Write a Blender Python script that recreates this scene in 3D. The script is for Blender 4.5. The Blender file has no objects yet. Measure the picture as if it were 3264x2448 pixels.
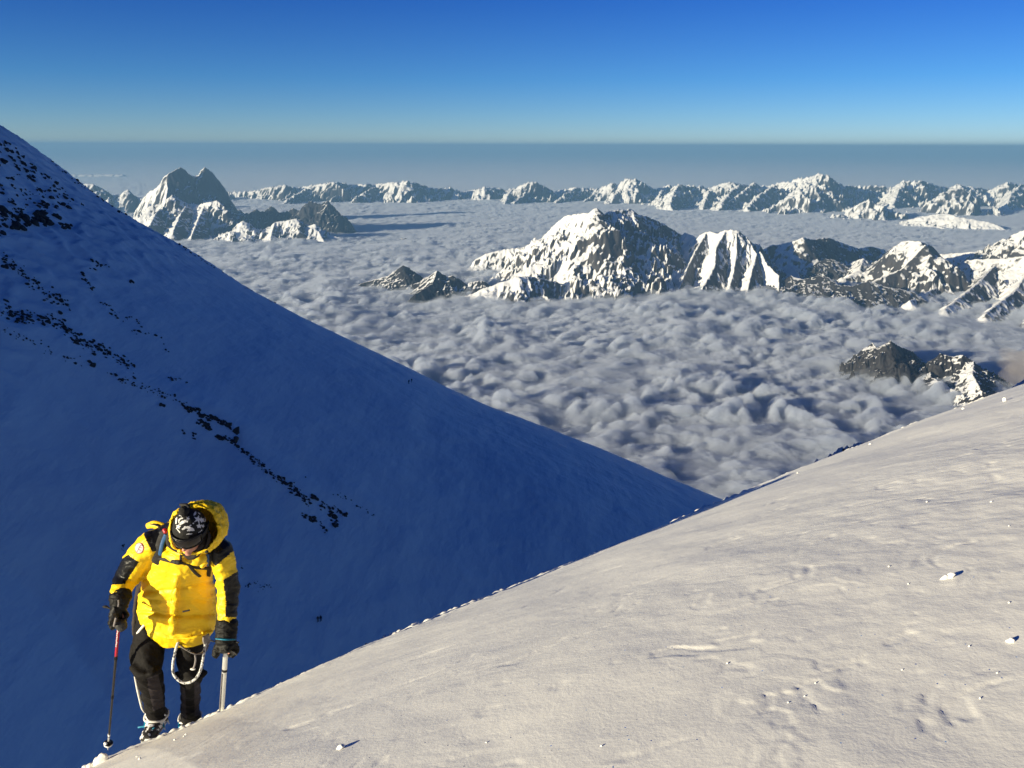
import bpy, math, random
import numpy as np
from mathutils import Vector, Matrix

# ------------------------------------------------------------------ camera
F_PX = 2715.0                       # focal length in pixels of the 3264-wide photograph
PITCH = math.radians(15.65)
ROLL = math.radians(0.15)
C = bpy.context.scene.collection
scene = bpy.context.scene
fwd = Vector((0, math.cos(PITCH), -math.sin(PITCH)))
up0 = Vector((0, math.sin(PITCH), math.cos(PITCH)))
rt0 = Vector((1, 0, 0))
rt = rt0 * math.cos(ROLL) + up0 * math.sin(ROLL)
up = up0 * math.cos(ROLL) - rt0 * math.sin(ROLL)
cam_d = bpy.data.cameras.new("camera"); cam = bpy.data.objects.new("camera", cam_d); C.objects.link(cam)
cam.matrix_world = Matrix((rt, up, -fwd)).transposed().to_4x4()
cam_d.sensor_width = 36.0; cam_d.lens = 36.0 * F_PX / 3264.0
cam_d.clip_start = 0.05; cam_d.clip_end = 2.0e6
scene.camera = cam

# ------------------------------------------------------------------ light
SUN_AZ = math.radians(-122)         # from the view direction, negative = left
SUN_EL = math.radians(10)
S = Vector((math.sin(SUN_AZ) * math.cos(SUN_EL), math.cos(SUN_AZ) * math.cos(SUN_EL), math.sin(SUN_EL)))
sl = bpy.data.lights.new("sun", 'SUN'); sl.energy = 5.0; sl.angle = math.radians(0.5); sl.color = (1.0, 0.885, 0.625)
so = bpy.data.objects.new("sun", sl); C.objects.link(so)
so.rotation_euler = S.to_track_quat('Z', 'Y').to_euler()
world = bpy.data.worlds.new("World"); scene.world = world; world.use_nodes = True
nt = world.node_tree; nt.nodes.clear()
def wn(t, **k):
    n = nt.nodes.new(t)
    for a, b in k.items(): setattr(n, a, b)
    return n
sky = wn('ShaderNodeTexSky'); sky.sky_type = 'NISHITA'; sky.sun_disc = False
sky.sun_elevation = SUN_EL; sky.sun_rotation = SUN_AZ
sky.altitude = 5000; sky.air_density = 1.0; sky.dust_density = 0.3; sky.ozone_density = 3.0
geo = wn('ShaderNodeNewGeometry'); sep = wn('ShaderNodeSeparateXYZ'); ramp = wn('ShaderNodeValToRGB')
tc = wn('ShaderNodeTexCoord')
nt.links.new(tc.outputs['Generated'], sep.inputs[0]); nt.links.new(sep.outputs['Z'], ramp.inputs[0])
cr = ramp.color_ramp
SKY_TINT = [(0.0, (0.74, 0.72, 0.73)), (0.03, (0.56, 0.68, 0.76)), (0.07, (0.33, 0.60, 0.80)), (0.15, (0.16, 0.43, 0.84)), (0.40, (0.06, 0.22, 0.60)), (1.0, (0.065, 0.23, 0.60))]
while len(cr.elements) < len(SKY_TINT): cr.elements.new(0.5)
for e, (p, c) in zip(cr.elements, SKY_TINT): e.position = p; e.color = c + (1,)
mul = wn('ShaderNodeMix', data_type='RGBA', blend_type='MULTIPLY'); mul.inputs['Factor'].default_value = 1
nt.links.new(sky.outputs[0], mul.inputs[6]); nt.links.new(ramp.outputs[0], mul.inputs[7])
bg = wn('ShaderNodeBackground'); bg.inputs['Strength'].default_value = 0.076
wo = wn('ShaderNodeOutputWorld')
nt.links.new(mul.outputs[2], bg.inputs[0]); nt.links.new(bg.outputs[0], wo.inputs[0])
scene.view_settings.view_transform = 'Standard'; scene.view_settings.look = 'None'
scene.view_settings.exposure = 0.9; scene.view_settings.gamma = 1.0
scene.render.engine = 'CYCLES'
scene.cycles.use_denoising = True
scene.cycles.max_bounces = 10; scene.cycles.diffuse_bounces = 3; scene.cycles.volume_bounces = 5
scene.cycles.transparent_max_bounces = 24

# ------------------------------------------------------------------ helpers
def ray(u, v):
    d = rt * ((u - 1632.0) / F_PX) + up * ((1224.0 - v) / F_PX) + fwd
    return d
def W(u, v, y):
    d = ray(u, v); return d * (y / d.y)
def rays(u, v):
    u = np.asarray(u, float); v = np.asarray(v, float)
    a = ((u - 1632.0) / F_PX)[..., None]; b = ((1224.0 - v) / F_PX)[..., None]
    return a * np.array(rt) + b * np.array(up) + np.array(fwd)
def z3(pts): return [(x / 2.0109, 380 + y / 2.0109) for x, y in pts]
def z4(pts): return [(1100 + x / 2.0109, 480 + y / 2.0109) for x, y in pts]
def z5(pts): return [(2164 + x / 2.0109, 480 + y / 2.0109) for x, y in pts]

def _h(ix, iy, seed):
    h = (ix.astype(np.int64) * 374761393 + iy.astype(np.int64) * 668265263 + seed * 974634777) & 0xffffffff
    h = ((h ^ (h >> 13)) * 1274126177) & 0xffffffff
    h = ((h ^ (h >> 16)) * 2246822519) & 0xffffffff
    return ((h ^ (h >> 15)) & 0xffffff) / float(0x1000000)
def pn(x, y, seed=0):
    x0 = np.floor(x); y0 = np.floor(y); fx = x - x0; fy = y - y0
    sx = fx * fx * fx * (fx * (fx * 6 - 15) + 10); sy = fy * fy * fy * (fy * (fy * 6 - 15) + 10)
    def g(ix, iy, dx, dy):
        a = _h(ix, iy, seed) * 6.2831853; return np.cos(a) * dx + np.sin(a) * dy
    a = g(x0, y0, fx, fy); b = g(x0 + 1, y0, fx - 1, fy); c = g(x0, y0 + 1, fx, fy - 1); d = g(x0 + 1, y0 + 1, fx - 1, fy - 1)
    return ((a + (b - a) * sx) + ((c + (d - c) * sx) - (a + (b - a) * sx)) * sy) * 1.5
def fbm(x, y, o=5, seed=0, gain=0.5, lac=2.03):
    s = 0; a = 1.0
    for i in range(o):
        s = s + a * pn(x, y, seed + i * 17); x = x * lac + 3.1; y = y * lac + 1.7; a *= gain
    return s
def ridged(x, y, o=5, seed=0, gain=0.55, lac=2.1):
    s = 0; a = 1.0; w = 1.0
    for i in range(o):
        n = 1 - np.abs(pn(x, y, seed + i * 17)) * 1.3; n = n * n * w
        w = np.clip(n * 1.6, 0, 1); s = s + a * n; x = x * lac + 5.2; y = y * lac + 1.3; a *= gain
    return s
def worley(x, y, seed=0, jit=0.9):
    x0 = np.floor(x); y0 = np.floor(y); best = np.full(x.shape, 9.0); idv = np.zeros(x.shape)
    for dx in (-1, 0, 1):
        for dy in (-1, 0, 1):
            ix = x0 + dx; iy = y0 + dy
            px = ix + 0.5 + (_h(ix, iy, seed) - 0.5) * jit; py = iy + 0.5 + (_h(ix, iy, seed + 7) - 0.5) * jit
            r = 0.55 + 0.45 * _h(ix, iy, seed + 13)
            d = ((x - px) ** 2 + (y - py) ** 2) / (r * r)
            m = d < best; best = np.where(m, d, best)
    return best                      # squared, size-scaled distance
def domes(x, y, seed):
    """soft-max of parabolic domes"""
    x0 = np.floor(x); y0 = np.floor(y); s = 0
    for dx in (-1, 0, 1):
        for dy in (-1, 0, 1):
            ix = x0 + dx; iy = y0 + dy
            px = ix + 0.5 + (_h(ix, iy, seed) - 0.5) * 0.95; py = iy + 0.5 + (_h(ix, iy, seed + 7) - 0.5) * 0.95
            r = 0.55 + 0.55 * _h(ix, iy, seed + 13); hgt = 0.35 + 0.65 * _h(ix, iy, seed + 19)
            d = ((x - px) ** 2 + (y - py) ** 2) / (r * r)
            s = s + np.exp(9.0 * hgt * np.clip(1 - d, 0, 1) ** 1.15)
    return np.log(s / 9.0 + 1e-9) / 9.0 + 0.0
def sstep(a, b, x):
    t = np.clip((x - a) / (b - a), 0, 1); return t * t * (3 - 2 * t)

def ico(sub):
    import bmesh
    bm = bmesh.new(); bmesh.ops.create_icosphere(bm, subdivisions=sub, radius=1.0)
    v = np.array([x.co[:] for x in bm.verts]); f = [[q.index for q in p.verts] for p in bm.faces]; bm.free(); return v, f
def grid_obj(name, X, Y, Z, mat, smooth=True, flip=False):
    n, m = X.shape
    co = np.stack([X, Y, Z], -1).reshape(-1, 3).astype(np.float32)
    i = np.arange(n - 1)[:, None] * m + np.arange(m - 1)[None, :]
    q = np.stack([i, i + 1, i + m + 1, i + m], -1).reshape(-1, 4)
    if flip: q = q[:, ::-1]
    me = bpy.data.meshes.new(name)
    me.vertices.add(len(co)); me.vertices.foreach_set('co', co.ravel())
    me.loops.add(q.size); me.loops.foreach_set('vertex_index', np.ascontiguousarray(q).ravel().astype(np.int32))
    me.polygons.add(len(q)); me.polygons.foreach_set('loop_start', np.arange(0, q.size, 4, dtype=np.int32))
    me.polygons.foreach_set('use_smooth', np.full(len(q), smooth))
    me.update(calc_edges=True)
    me.materials.append(mat)
    o = bpy.data.objects.new(name, me); C.objects.link(o); return o
def tag(o, label=None, cat=None, group=None, kind=None):
    if label: o['label'] = label
    if cat: o['category'] = cat
    if group: o['group'] = group
    if kind: o['kind'] = kind
    return o

# ------------------------------------------------------------------ materials
class NB:
    """small node builder"""
    def __init__(s, name):
        s.m = bpy.data.materials.new(name); s.m.use_nodes = True; s.t = s.m.node_tree; s.t.nodes.clear()
        s.out = s.t.nodes.new('ShaderNodeOutputMaterial')
        s.p = s.t.nodes.new('ShaderNodeBsdfPrincipled'); s.t.links.new(s.p.outputs[0], s.out.inputs[0])
    def n(s, t, **k):
        x = s.t.nodes.new(t)
        for a, b in k.items(): setattr(x, a, b)
        return x
    def l(s, a, b): s.t.links.new(a, b)
    def pos(s):
        return s.n('ShaderNodeNewGeometry').outputs['Position']
    def noise(s, vec, scale, detail=4, rough=0.5, dist=0.0):
        x = s.n('ShaderNodeTexNoise'); s.l(vec, x.inputs['Vector']); x.inputs['Scale'].default_value = scale
        x.inputs['Detail'].default_value = detail; x.inputs['Roughness'].default_value = rough; x.inputs['Distortion'].default_value = dist
        return x.outputs['Fac']
    def math(s, op, a, b=None, c=None, clamp=False):
        x = s.n('ShaderNodeMath', operation=op); x.use_clamp = clamp
        for i, v in enumerate((a, b, c)):
            if v is None: continue
            if isinstance(v, (int, float)): x.inputs[i].default_value = v
            else: s.l(v, x.inputs[i])
        return x.outputs[0]
    def ramp(s, fac, stops, interp='LINEAR'):
        x = s.n('ShaderNodeValToRGB'); x.color_ramp.interpolation = interp
        while len(x.color_ramp.elements) < len(stops): x.color_ramp.elements.new(0.5)
        for e, (p, c) in zip(x.color_ramp.elements, stops):
            e.position = p; e.color = (c if isinstance(c, tuple) else (c, c, c)) + (1,)
        s.l(fac, x.inputs[0]); return x.outputs[0]
    def mix(s, f, a, b):
        x = s.n('ShaderNodeMix', data_type='RGBA')
        for i, v in ((0, f), (6, a), (7, b)):
            if isinstance(v, (int, float)): x.inputs[i].default_value = v
            elif isinstance(v, tuple): x.inputs[i].default_value = v + (1,)
            else: s.l(v, x.inputs[i])
        return x.outputs[2]
    def vscale(s, vec, sc):
        x = s.n('ShaderNodeVectorMath', operation='MULTIPLY'); s.l(vec, x.inputs[0]); x.inputs[1].default_value = sc; return x.outputs[0]
    def bump(s, h, strength, dist, normal=None):
        x = s.n('ShaderNodeBump'); x.inputs['Strength'].default_value = strength; x.inputs['Distance'].default_value = dist
        s.l(h, x.inputs['Height'])
        if normal is not None: s.l(normal, x.inputs['Normal'])
        return x.outputs[0]
    def set(s, **k):
        for a, b in k.items():
            i = s.p.inputs[a.replace('_', ' ')]
            if isinstance(b, (int, float)): i.default_value = b
            elif isinstance(b, tuple): i.default_value = b + (1,)
            else: s.l(b, i)
        return s.m

def mat_mountain(name, scale, snow_lo=0.47, snow_hi=0.56, rock=(0.030, 0.027, 0.027), nscale=1.0, snow_side=-0.34):
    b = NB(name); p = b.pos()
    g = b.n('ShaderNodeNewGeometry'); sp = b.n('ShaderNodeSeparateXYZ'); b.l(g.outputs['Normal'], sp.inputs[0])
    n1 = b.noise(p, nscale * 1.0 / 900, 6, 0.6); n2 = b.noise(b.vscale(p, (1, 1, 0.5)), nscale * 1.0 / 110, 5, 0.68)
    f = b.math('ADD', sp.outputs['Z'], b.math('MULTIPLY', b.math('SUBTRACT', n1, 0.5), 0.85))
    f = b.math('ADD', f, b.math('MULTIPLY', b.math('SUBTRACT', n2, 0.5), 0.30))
    f = b.math('ADD', f, b.math('MULTIPLY', sp.outputs['X'], snow_side))     # wind plasters snow on left-hand faces; foot ridge flips it to look shaded
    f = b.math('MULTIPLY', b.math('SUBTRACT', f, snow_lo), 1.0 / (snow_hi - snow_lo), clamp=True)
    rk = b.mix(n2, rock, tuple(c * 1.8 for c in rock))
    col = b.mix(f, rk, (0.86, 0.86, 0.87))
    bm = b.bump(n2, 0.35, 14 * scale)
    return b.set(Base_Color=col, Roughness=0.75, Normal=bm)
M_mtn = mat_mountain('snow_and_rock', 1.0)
M_smooth = mat_mountain('smooth_snow_and_rock', 1.0, 0.66, 0.76, nscale=0.6, snow_side=-0.12)
M_dark = mat_mountain('mostly_bare_rock', 1.0, 0.90, 0.98, rock=(0.014, 0.013, 0.015), snow_side=-0.30)
M_footr = mat_mountain('foot_rock_painted_shade', 1.0, 0.78, 0.90, rock=(0.016, 0.015, 0.017), nscale=0.7, snow_side=0.30)  # bare rock put on sun-facing sides, painting the ridge as if in shade
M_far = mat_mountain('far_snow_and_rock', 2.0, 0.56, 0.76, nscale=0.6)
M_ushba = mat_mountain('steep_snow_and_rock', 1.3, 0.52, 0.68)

def mat_snow_far():
    b = NB('shaded_snow'); p = b.pos()
    n = b.noise(b.vscale(p, (1, 0.35, 1)), 0.05, 5, 0.55); n2 = b.noise(p, 0.6, 4, 0.6)
    col = b.mix(n, (0.80, 0.81, 0.83), (0.88, 0.89, 0.90))
    nm = b.bump(n, 0.35, 6.0); nm = b.bump(n2, 0.3, 0.35, nm)
    return b.set(Base_Color=col, Roughness=0.7, Normal=nm)
M_flank = mat_snow_far()

def mat_snow_near():
    b = NB('sunlit_snow'); p = b.pos()
    n1 = b.noise(p, 1.3, 5, 0.6); n2 = b.noise(p, 60, 4, 0.65); n3 = b.noise(p, 9, 4, 0.62, 0.4)
    col = b.mix(n1, (0.86, 0.85, 0.80), (0.92, 0.91, 0.87))
    nm = b.bump(n3, 0.15, 0.02); nm = b.bump(n2, 0.3, 0.004, nm)
    # ice crystals: sparse small facets that tip their own way and flash in the sun
    vo = b.n('ShaderNodeTexVoronoi'); b.l(p, vo.inputs['Vector']); vo.inputs['Scale'].default_value = 45
    sc = b.n('ShaderNodeSeparateColor'); b.l(vo.outputs['Color'], sc.inputs[0])
    near = b.math('LESS_THAN', vo.outputs['Distance'], 0.14); pick = b.math('GREATER_THAN', sc.outputs[0], 0.93)
    k = b.math('MULTIPLY', near, pick)
    m = b.set(Base_Color=col, Roughness=0.55, Normal=nm)
    b.p.inputs['Specular IOR Level'].default_value = 0.25
    gl = b.n('ShaderNodeBsdfGlossy'); gl.inputs['Roughness'].default_value = 0.32; gl.inputs['Color'].default_value = (1, 1, 1, 1)
    va = b.n('ShaderNodeVectorMath', operation='SUBTRACT'); b.l(vo.outputs['Color'], va.inputs[0]); va.inputs[1].default_value = (0.5, 0.5, 0.5)
    vs = b.vscale(va.outputs[0], (1.6, 1.6, 1.6))
    g = b.n('ShaderNodeNewGeometry'); ad = b.n('ShaderNodeVectorMath', operation='ADD'); b.l(g.outputs['Normal'], ad.inputs[0]); b.l(vs, ad.inputs[1])
    no = b.n('ShaderNodeVectorMath', operation='NORMALIZE'); b.l(ad.outputs[0], no.inputs[0]); b.l(no.outputs[0], gl.inputs['Normal'])
    mx = b.n('ShaderNodeMixShader'); b.l(k, mx.inputs[0]); b.l(b.p.outputs[0], mx.inputs[1]); b.l(gl.outputs[0], mx.inputs[2]); b.l(mx.outputs[0], b.out.inputs[0])
    return m
M_snow = mat_snow_near()

def mat_rock():
    b = NB('dark_lava_rock'); p = b.pos(); n = b.noise(p, 1.2, 6, 0.7)
    return b.set(Base_Color=b.mix(n, (0.022, 0.019, 0.018), (0.075, 0.062, 0.055)), Roughness=0.85, Normal=b.bump(n, 0.6, 0.3))
M_rock = mat_rock()
def mat_cloud():
    b = NB('cloud'); p = b.pos(); n = b.noise(p, 1 / 90.0, 6, 0.62)
    return b.set(Base_Color=(0.42, 0.48, 0.58), Roughness=1.0, Specular_IOR_Level=0.0, Normal=b.bump(n, 0.25, 25.0))
M_cloud = mat_cloud()

# ------------------------------------------------------------------ the snow slope we stand on
PA, PB = 0.45, 0.569
LA = np.array((-2.6, 4.6)); LD = np.array((0.807, 0.591)); LN = np.array((-0.591, 0.807))
# sampled silhouette of the slope in the photograph (2212-wide px) -> small correction along the crest
_cu = np.array([0, 180, 260, 400, 500, 600, 800, 1000, 1150, 1300, 1430, 1570, 1700, 1800, 1900, 2000, 2100, 2212, 2400]) * 1.47559
_cv = np.array([1735, 1659, 1622, 1568, 1526, 1482, 1394, 1310, 1248, 1190, 1135, 1080, 1025, 985, 945, 910, 872, 838, 775]) * 1.47559
_cd = rays(_cu, _cv)
def _crest_t():
    t = []; c = []
    for d in _cd:
        # plan intersection of the ray with the crest line
        A = np.array([[d[0], -LD[0]], [d[1], -LD[1]]]); s, tt = np.linalg.solve(A, LA)
        t.append(tt); c.append(d[2] * s - (PA * d[0] * s - PB * d[1] * s))
    return np.array(t), np.array(c)
_ct, _cc = _crest_t()
def fg_base(x, y):
    rx = x - LA[0]; ry = y - LA[1]
    t = rx * LD[0] + ry * LD[1]; r = rx * LN[0] + ry * LN[1]
    z = PA * x - PB * y - 0.0544 * r * r - 0.02 * np.clip(r - 1.0, 0, None) ** 2
    corr = np.interp(t, _ct, _cc)
    return z + corr * np.exp(-(r / 6.0) ** 2), t, r
def fg_height(x, y):
    z, t, r = fg_base(x, y)
    wx = x + 0.25 * fbm(x * 0.8, y * 0.8, 3, 91); wy = y + 0.25 * fbm(x * 0.8 + 9, y * 0.8, 3, 92)
    z = z + 0.022 * fbm(x * 0.55, y * 0.55, 3, 3)
    # wind-packed streaks running along the slope
    a = (wx * 0.88 + wy * 0.47); c = (-wx * 0.47 + wy * 0.88)
    z = z + 0.0022 * fbm(a * 2.2, c * 5.0, 3, 11)
    rough = sstep(-1.2, -3.6, r) * sstep(1.0, 4.5, t) * 0.8 + 0.2
    z = z + 0.0035 * rough * fbm(x * 6, y * 6, 4, 21)
    # broken wind crust: little scarps that follow noise contours
    n = fbm(wx * 2.9, wy * 2.9, 3, 33); msk = sstep(4.4, 3.2, np.hypot(x, y)) * sstep(0.1, 1.0, x)
    z = z + msk * sstep(-0.2, 0.35, fbm(x * 0.9, y * 0.9, 2, 35)) * (0.0042 * sstep(0.16, 0.18, n) + 0.003 * sstep(-0.36, -0.34, n))
    n2 = fbm(a * 1.6 + 4, c * 5.0, 4, 44); msk2 = sstep(-0.8, -2.2, r)
    z = z - msk2 * 0.0035 * sstep(0.62, 0.75, n2)
    n3 = fbm(a * 5, c * 11, 3, 47)
    z = z - sstep(-1.0, -3.0, r) * 0.0022 * sstep(0.6, 0.8, n3)
    # crumbs along the crest
    w = np.exp(-((r + 0.05) / 0.42) ** 2)
    k = worley(x * 9, y * 9, 51); k2 = worley(x * 21, y * 21, 52)
    z = z + w * (0.022 * np.clip(0.16 - k, 0, 1) / 0.16 * sstep(0.0, 0.5, fbm(x * 1.1, y * 1.1, 3, 5)) + 0.008 * np.clip(0.2 - k2, 0, 1) / 0.2 * sstep(-0.2, 0.4, fbm(x * 2.3, y * 2.3, 3, 6))) + w * 0.012 * fbm(x * 5, y * 5, 4, 61)
    return z
def hit(fn, u, v, s0, s1, n=600):
    """first point where the ray through a photo pixel meets the height field fn"""
    d = rays(u, v); s = np.geomspace(s0, s1, n)
    X = d[0] * s; Y = d[1] * s; Z = d[2] * s - fn(X, Y)
    k = np.nonzero(Z < 0)[0]
    if not len(k): return None
    k = k[0]
    if k == 0: return None
    f = Z[k - 1] / (Z[k - 1] - Z[k]); q = s[k - 1] + (s[k] - s[k - 1]) * f
    return Vector((d[0] * q, d[1] * q, d[2] * q))

def spaced(lo, a, b, hi, step, grow=1.06):
    mid = np.arange(a, b, step); L = [a]; s = step
    while L[-1] > lo: s *= grow; L.append(L[-1] - s)
    R = [mid[-1]]; s = step
    while R[-1] < hi: s *= grow; R.append(R[-1] + s)
    return np.concatenate([np.array(L[:0:-1]), mid, np.array(R[1:])])
T_, R_ = np.meshgrid(spaced(-14, -2.2, 12.8, 40, 0.011), spaced(-12, -4.9, 0.6, 12, 0.011), indexing='ij')
X = LA[0] + T_ * LD[0] + R_ * LN[0]; Y = LA[1] + T_ * LD[1] + R_ * LN[1]
Zf = fg_height(X, Y)
tag(grid_obj('snow_slope', X, Y, Zf, M_snow), 'sunlit cream-white snow slope filling the foreground and rising to the right', 'snow slope', kind='structure')

# ------------------------------------------------------------------ the shaded flank across the hollow
YC = 400.0
_fl = z3([(0, 45), (130, 120), (230, 190), (330, 265), (420, 340), (520, 420), (620, 490), (720, 560), (820, 625), (900, 670), (1040, 750), (1150, 800), (1300, 890), (1400, 965), (1600, 1090), (1800, 1200), (2000, 1300), (2212, 1402)])
_fl += [(1334, 1189), (1448, 1246), (1567, 1300), (1623, 1318), (1918, 1431), (2140, 1527), (2317, 1598), (2656, 1745), (3000, 1890)]
_fp = np.array([tuple(W(u, v, YC)) for u, v in _fl])
_fx = np.concatenate([[-900, -420, -330, -270], _fp[:, 0], [600]]); _fz = np.concatenate([[62, 60, 50, 32], _fp[:, 2], [_fp[-1, 2] - 150]])
_gx = np.arange(-900, 600, 1.0); _gz = np.interp(_gx, _fx, _fz)
_k = np.exp(-(np.arange(-24, 25) / 7.0) ** 2); _k /= _k.sum()
_gzs = np.convolve(np.pad(_gz, 24, mode='edge'), _k, mode='valid'); _gd = np.gradient(np.convolve(np.pad(_gz, 48, mode='edge'), np.exp(-(np.arange(-48, 49) / 22.0) ** 2) / np.exp(-(np.arange(-48, 49) / 22.0) ** 2).sum(), mode='valid'), _gx)
def fl_base(x, y):
    zc = np.interp(x, _gx, _gzs); zd = np.interp(x, _gx, _gd)
    fy = (zc - zd * x) / YC
    d = y - YC
    return zc + fy * d - 0.0018 * d * d
# the rock rib: where it runs (photo px) -> plan points on the flank
_rib_px = [(0, 1060), (110, 1085), (240, 1130), (330, 1180), (520, 1275), (600, 1300), (700, 1335), (770, 1400), (830, 1480), (910, 1535), (1000, 1600), (1060, 1660)]
_rib = np.array([tuple(hit(fl_base, u, v, 60, 700))[:2] for u, v in _rib_px])
def seg_dist(x, y, pts):
    best = np.full(np.shape(x), 1e12); sb = np.zeros(np.shape(x)); side = np.zeros(np.shape(x)); L = 0
    for (x0, y0), (x1, y1) in zip(pts[:-1], pts[1:]):
        dx, dy = x1 - x0, y1 - y0; l2 = dx * dx + dy * dy
        t = np.clip(((x - x0) * dx + (y - y0) * dy) / l2, 0, 1)
        d = (x - x0 - t * dx) ** 2 + (y - y0 - t * dy) ** 2
        m = d < best; best = np.where(m, d, best); sb = np.where(m, L + t, sb)
        side = np.where(m, np.sign(dx * (y - y0) - dy * (x - x0)), side); L += 1
    return np.sqrt(best), sb, side
def fl_height(x, y):
    z = fl_base(x, y)
    d, s, side = seg_dist(x, y, _rib)
    fade = 1 - sstep(len(_rib) - 2.5, len(_rib) - 1.0, s)
    z = z + 2.2 * np.exp(-(d / 7.0) ** 2) * fade
    z = z + 1.6 * fbm(x / 70, y / 70, 4, 5) * (1 - np.exp(-((y - YC) / 60) ** 2)) + 0.3 * fbm(x / 14, y / 14, 4, 6) + 0.10 * fbm(x / 3, y / 3, 3, 7)
    rk = sstep(-110, -150, x)
    # unseen arm of the mountain, added at left to keep the hollow shaded
    ar, _, _ = seg_dist(x, y, [(-360.0, -100.0), (-330.0, 60.0), (-320.0, 200.0)])
    z = np.maximum(z, 88 - 0.85 * ar)
    return z + rk * 0.9 * ridged(x / 9, y / 9, 4, 8) - rk * 0.9
X, Y = np.meshgrid(spaced(-880, -260, 140, 560, 0.8, 1.04), spaced(-160, 110, 450, 1600, 0.8, 1.04), indexing='ij')
Zl = fl_height(X, Y)
tag(grid_obj('mountainside', X, Y, Zl, M_flank), 'steep blue-shaded snow flank across the hollow, dotted with dark rocks', 'mountainside', kind='structure')

# ------------------------------------------------------------------ rocks on the shaded flank
_iv, _if = ico(2)
def rock_verts(seed):
    rng = np.random.default_rng(seed); v = _iv.copy()
    for _ in range(9):                       # chop with random planes for broken faces
        n = rng.normal(size=3); n /= np.linalg.norm(n); h = rng.uniform(0.45, 0.85)
        d = v @ n - h; v = v - np.outer(np.clip(d, 0, None), n)
    v += rng.normal(scale=0.035, size=v.shape)
    return v
ROCK_V = [rock_verts(300 + i) for i in range(12)]
ROCK_ME = []
for i, v in enumerate(ROCK_V):
    me = bpy.data.meshes.new('rock'); me.from_pydata(v.tolist(), [], _if); me.materials.append(M_rock); ROCK_ME.append(me)
rr = random.Random(77)
ROCKS = []                                   # (size_px, u, v, cluster)
def strip(pts, hw, n, smin, smax, cl, pw=2.2):
    L = [math.dist(a, b) for a, b in zip(pts[:-1], pts[1:])]; T = sum(L)
    for _ in range(n):
        q = rr.random() * T; k = 0
        while q > L[k] and k < len(L) - 1: q -= L[k]; k += 1
        a, b = pts[k], pts[k + 1]; t = q / L[k]
        # little clumps: jitter in two steps
        g = rr.gauss(0, 0.5) * hw
        u = a[0] + (b[0] - a[0]) * t + rr.gauss(0, 4); v = a[1] + (b[1] - a[1]) * t + g
        ROCKS.append((smin + (smax - smin) * rr.random() ** pw, u, v, cl))
z6 = lambda pts: [(300 + x / 2.0109, 1150 + y / 2.0109) for x, y in pts]
# upper left crest
for _ in range(400):
    a, b = sorted((rr.random(), rr.random())); P0, P1, P2 = (-20, 415), (270, 655), (-20, 760)
    u = a * P0[0] + (b - a) * P1[0] + (1 - b) * P2[0]; v = a * P0[1] + (b - a) * P1[1] + (1 - b) * P2[1]
    if pn(np.array([u / 38.0]), np.array([v / 30.0]), 9)[0] > -0.12: ROCKS.append((4 + 12 * rr.random() ** 2, u, v, 'crest'))
strip([(40, 720), (80, 715), (120, 690), (160, 710)], 24, 34, 11, 28, 'outcrop', 1.4)
strip([(0, 668), (20, 690)], 12, 8, 12, 24, 'outcrop', 1.2)
strip([(170, 690), (200, 715), (220, 722)], 14, 9, 9, 22, 'outcrop', 1.3)
strip([(130, 480), (209, 551), (308, 626), (408, 693)], 5, 34, 4, 11, 'skyline')
strip([(560, 770), (646, 828), (690, 862)], 4, 16, 4, 9, 'skyline'); strip([(700, 868), (800, 926), (900, 982)], 4, 12, 3, 7, 'skyline')
strip([(10, 818), (75, 877), (134, 927), (194, 962), (239, 997)], 26, 90, 4, 12, 'middle')
strip([(5, 830), (45, 860)], 16, 12, 6, 17, 'middle')
strip(z3([(510, 960), (550, 1030), (600, 1110)]), 9, 16, 4, 11, 'middle'); strip(z3([(580, 960), (650, 930), (700, 950)]), 10, 12, 4, 10, 'middle')
strip(z3([(600, 905), (625, 920)]), 4, 3, 8, 12, 'middle'); strip(z3([(810, 1040), (850, 1055)]), 5, 4, 7, 12, 'middle')
strip(z3([(640, 1100), (650, 1170), (780, 1290), (870, 1290), (915, 1325)]), 12, 26, 3, 10, 'middle')
strip(z3([(850, 1350), (930, 1370), (1020, 1390), (1035, 1450), (1090, 1500)]), 10, 14, 4, 12, 'middle')
strip([(0, 985), (60, 1010), (149, 1015), (209, 1040), (249, 1086), (318, 1111), (388, 1150), (433, 1182)], 24, 210, 5, 14, 'band')
strip([(0, 1050), (80, 1075), (180, 1130), (260, 1150)], 14, 40, 3, 8, 'band')
strip([(284, 1150), (300, 1165)], 5, 6, 9, 16, 'band')
strip(z6([(80, 60), (170, 120), (260, 150), (340, 180), (430, 210), (500, 240), (580, 285), (650, 320)]), 11, 70, 3, 10, 'rib')
strip(z6([(400, 265), (445, 290)]), 3, 4, 8, 13, 'rib'); strip(z6([(470, 110), (560, 120), (605, 150)]), 8, 12, 4, 9, 'rib')
strip(z6([(590, 300), (650, 330), (720, 355), (800, 385), (870, 425)]), 11, 60, 5, 15, 'rib', 1.6)
strip(z6([(650, 390), (730, 410), (740, 455)]), 12, 22, 4, 15, 'rib'); strip(z6([(560, 460), (645, 470), (650, 530)]), 8, 9, 5, 9, 'rib')
strip(z6([(780, 490), (850, 500), (900, 530), (940, 545)]), 8, 34, 5, 15, 'rib', 1.6)
strip(z6([(930, 560), (990, 610), (1040, 645), (1110, 705), (1180, 750)]), 9, 80, 3, 12, 'rib'); strip(z6([(1180, 750), (1230, 790), (1300, 835), (1350, 890), (1380, 915)]), 12, 90, 4, 12, 'rib')
strip(z6([(1340, 985), (1400, 1025), (1420, 1030)]), 9, 22, 5, 13, 'foot', 1.5); strip(z6([(1400, 860), (1430, 900)]), 7, 7, 9, 16, 'foot', 1.2)
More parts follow.
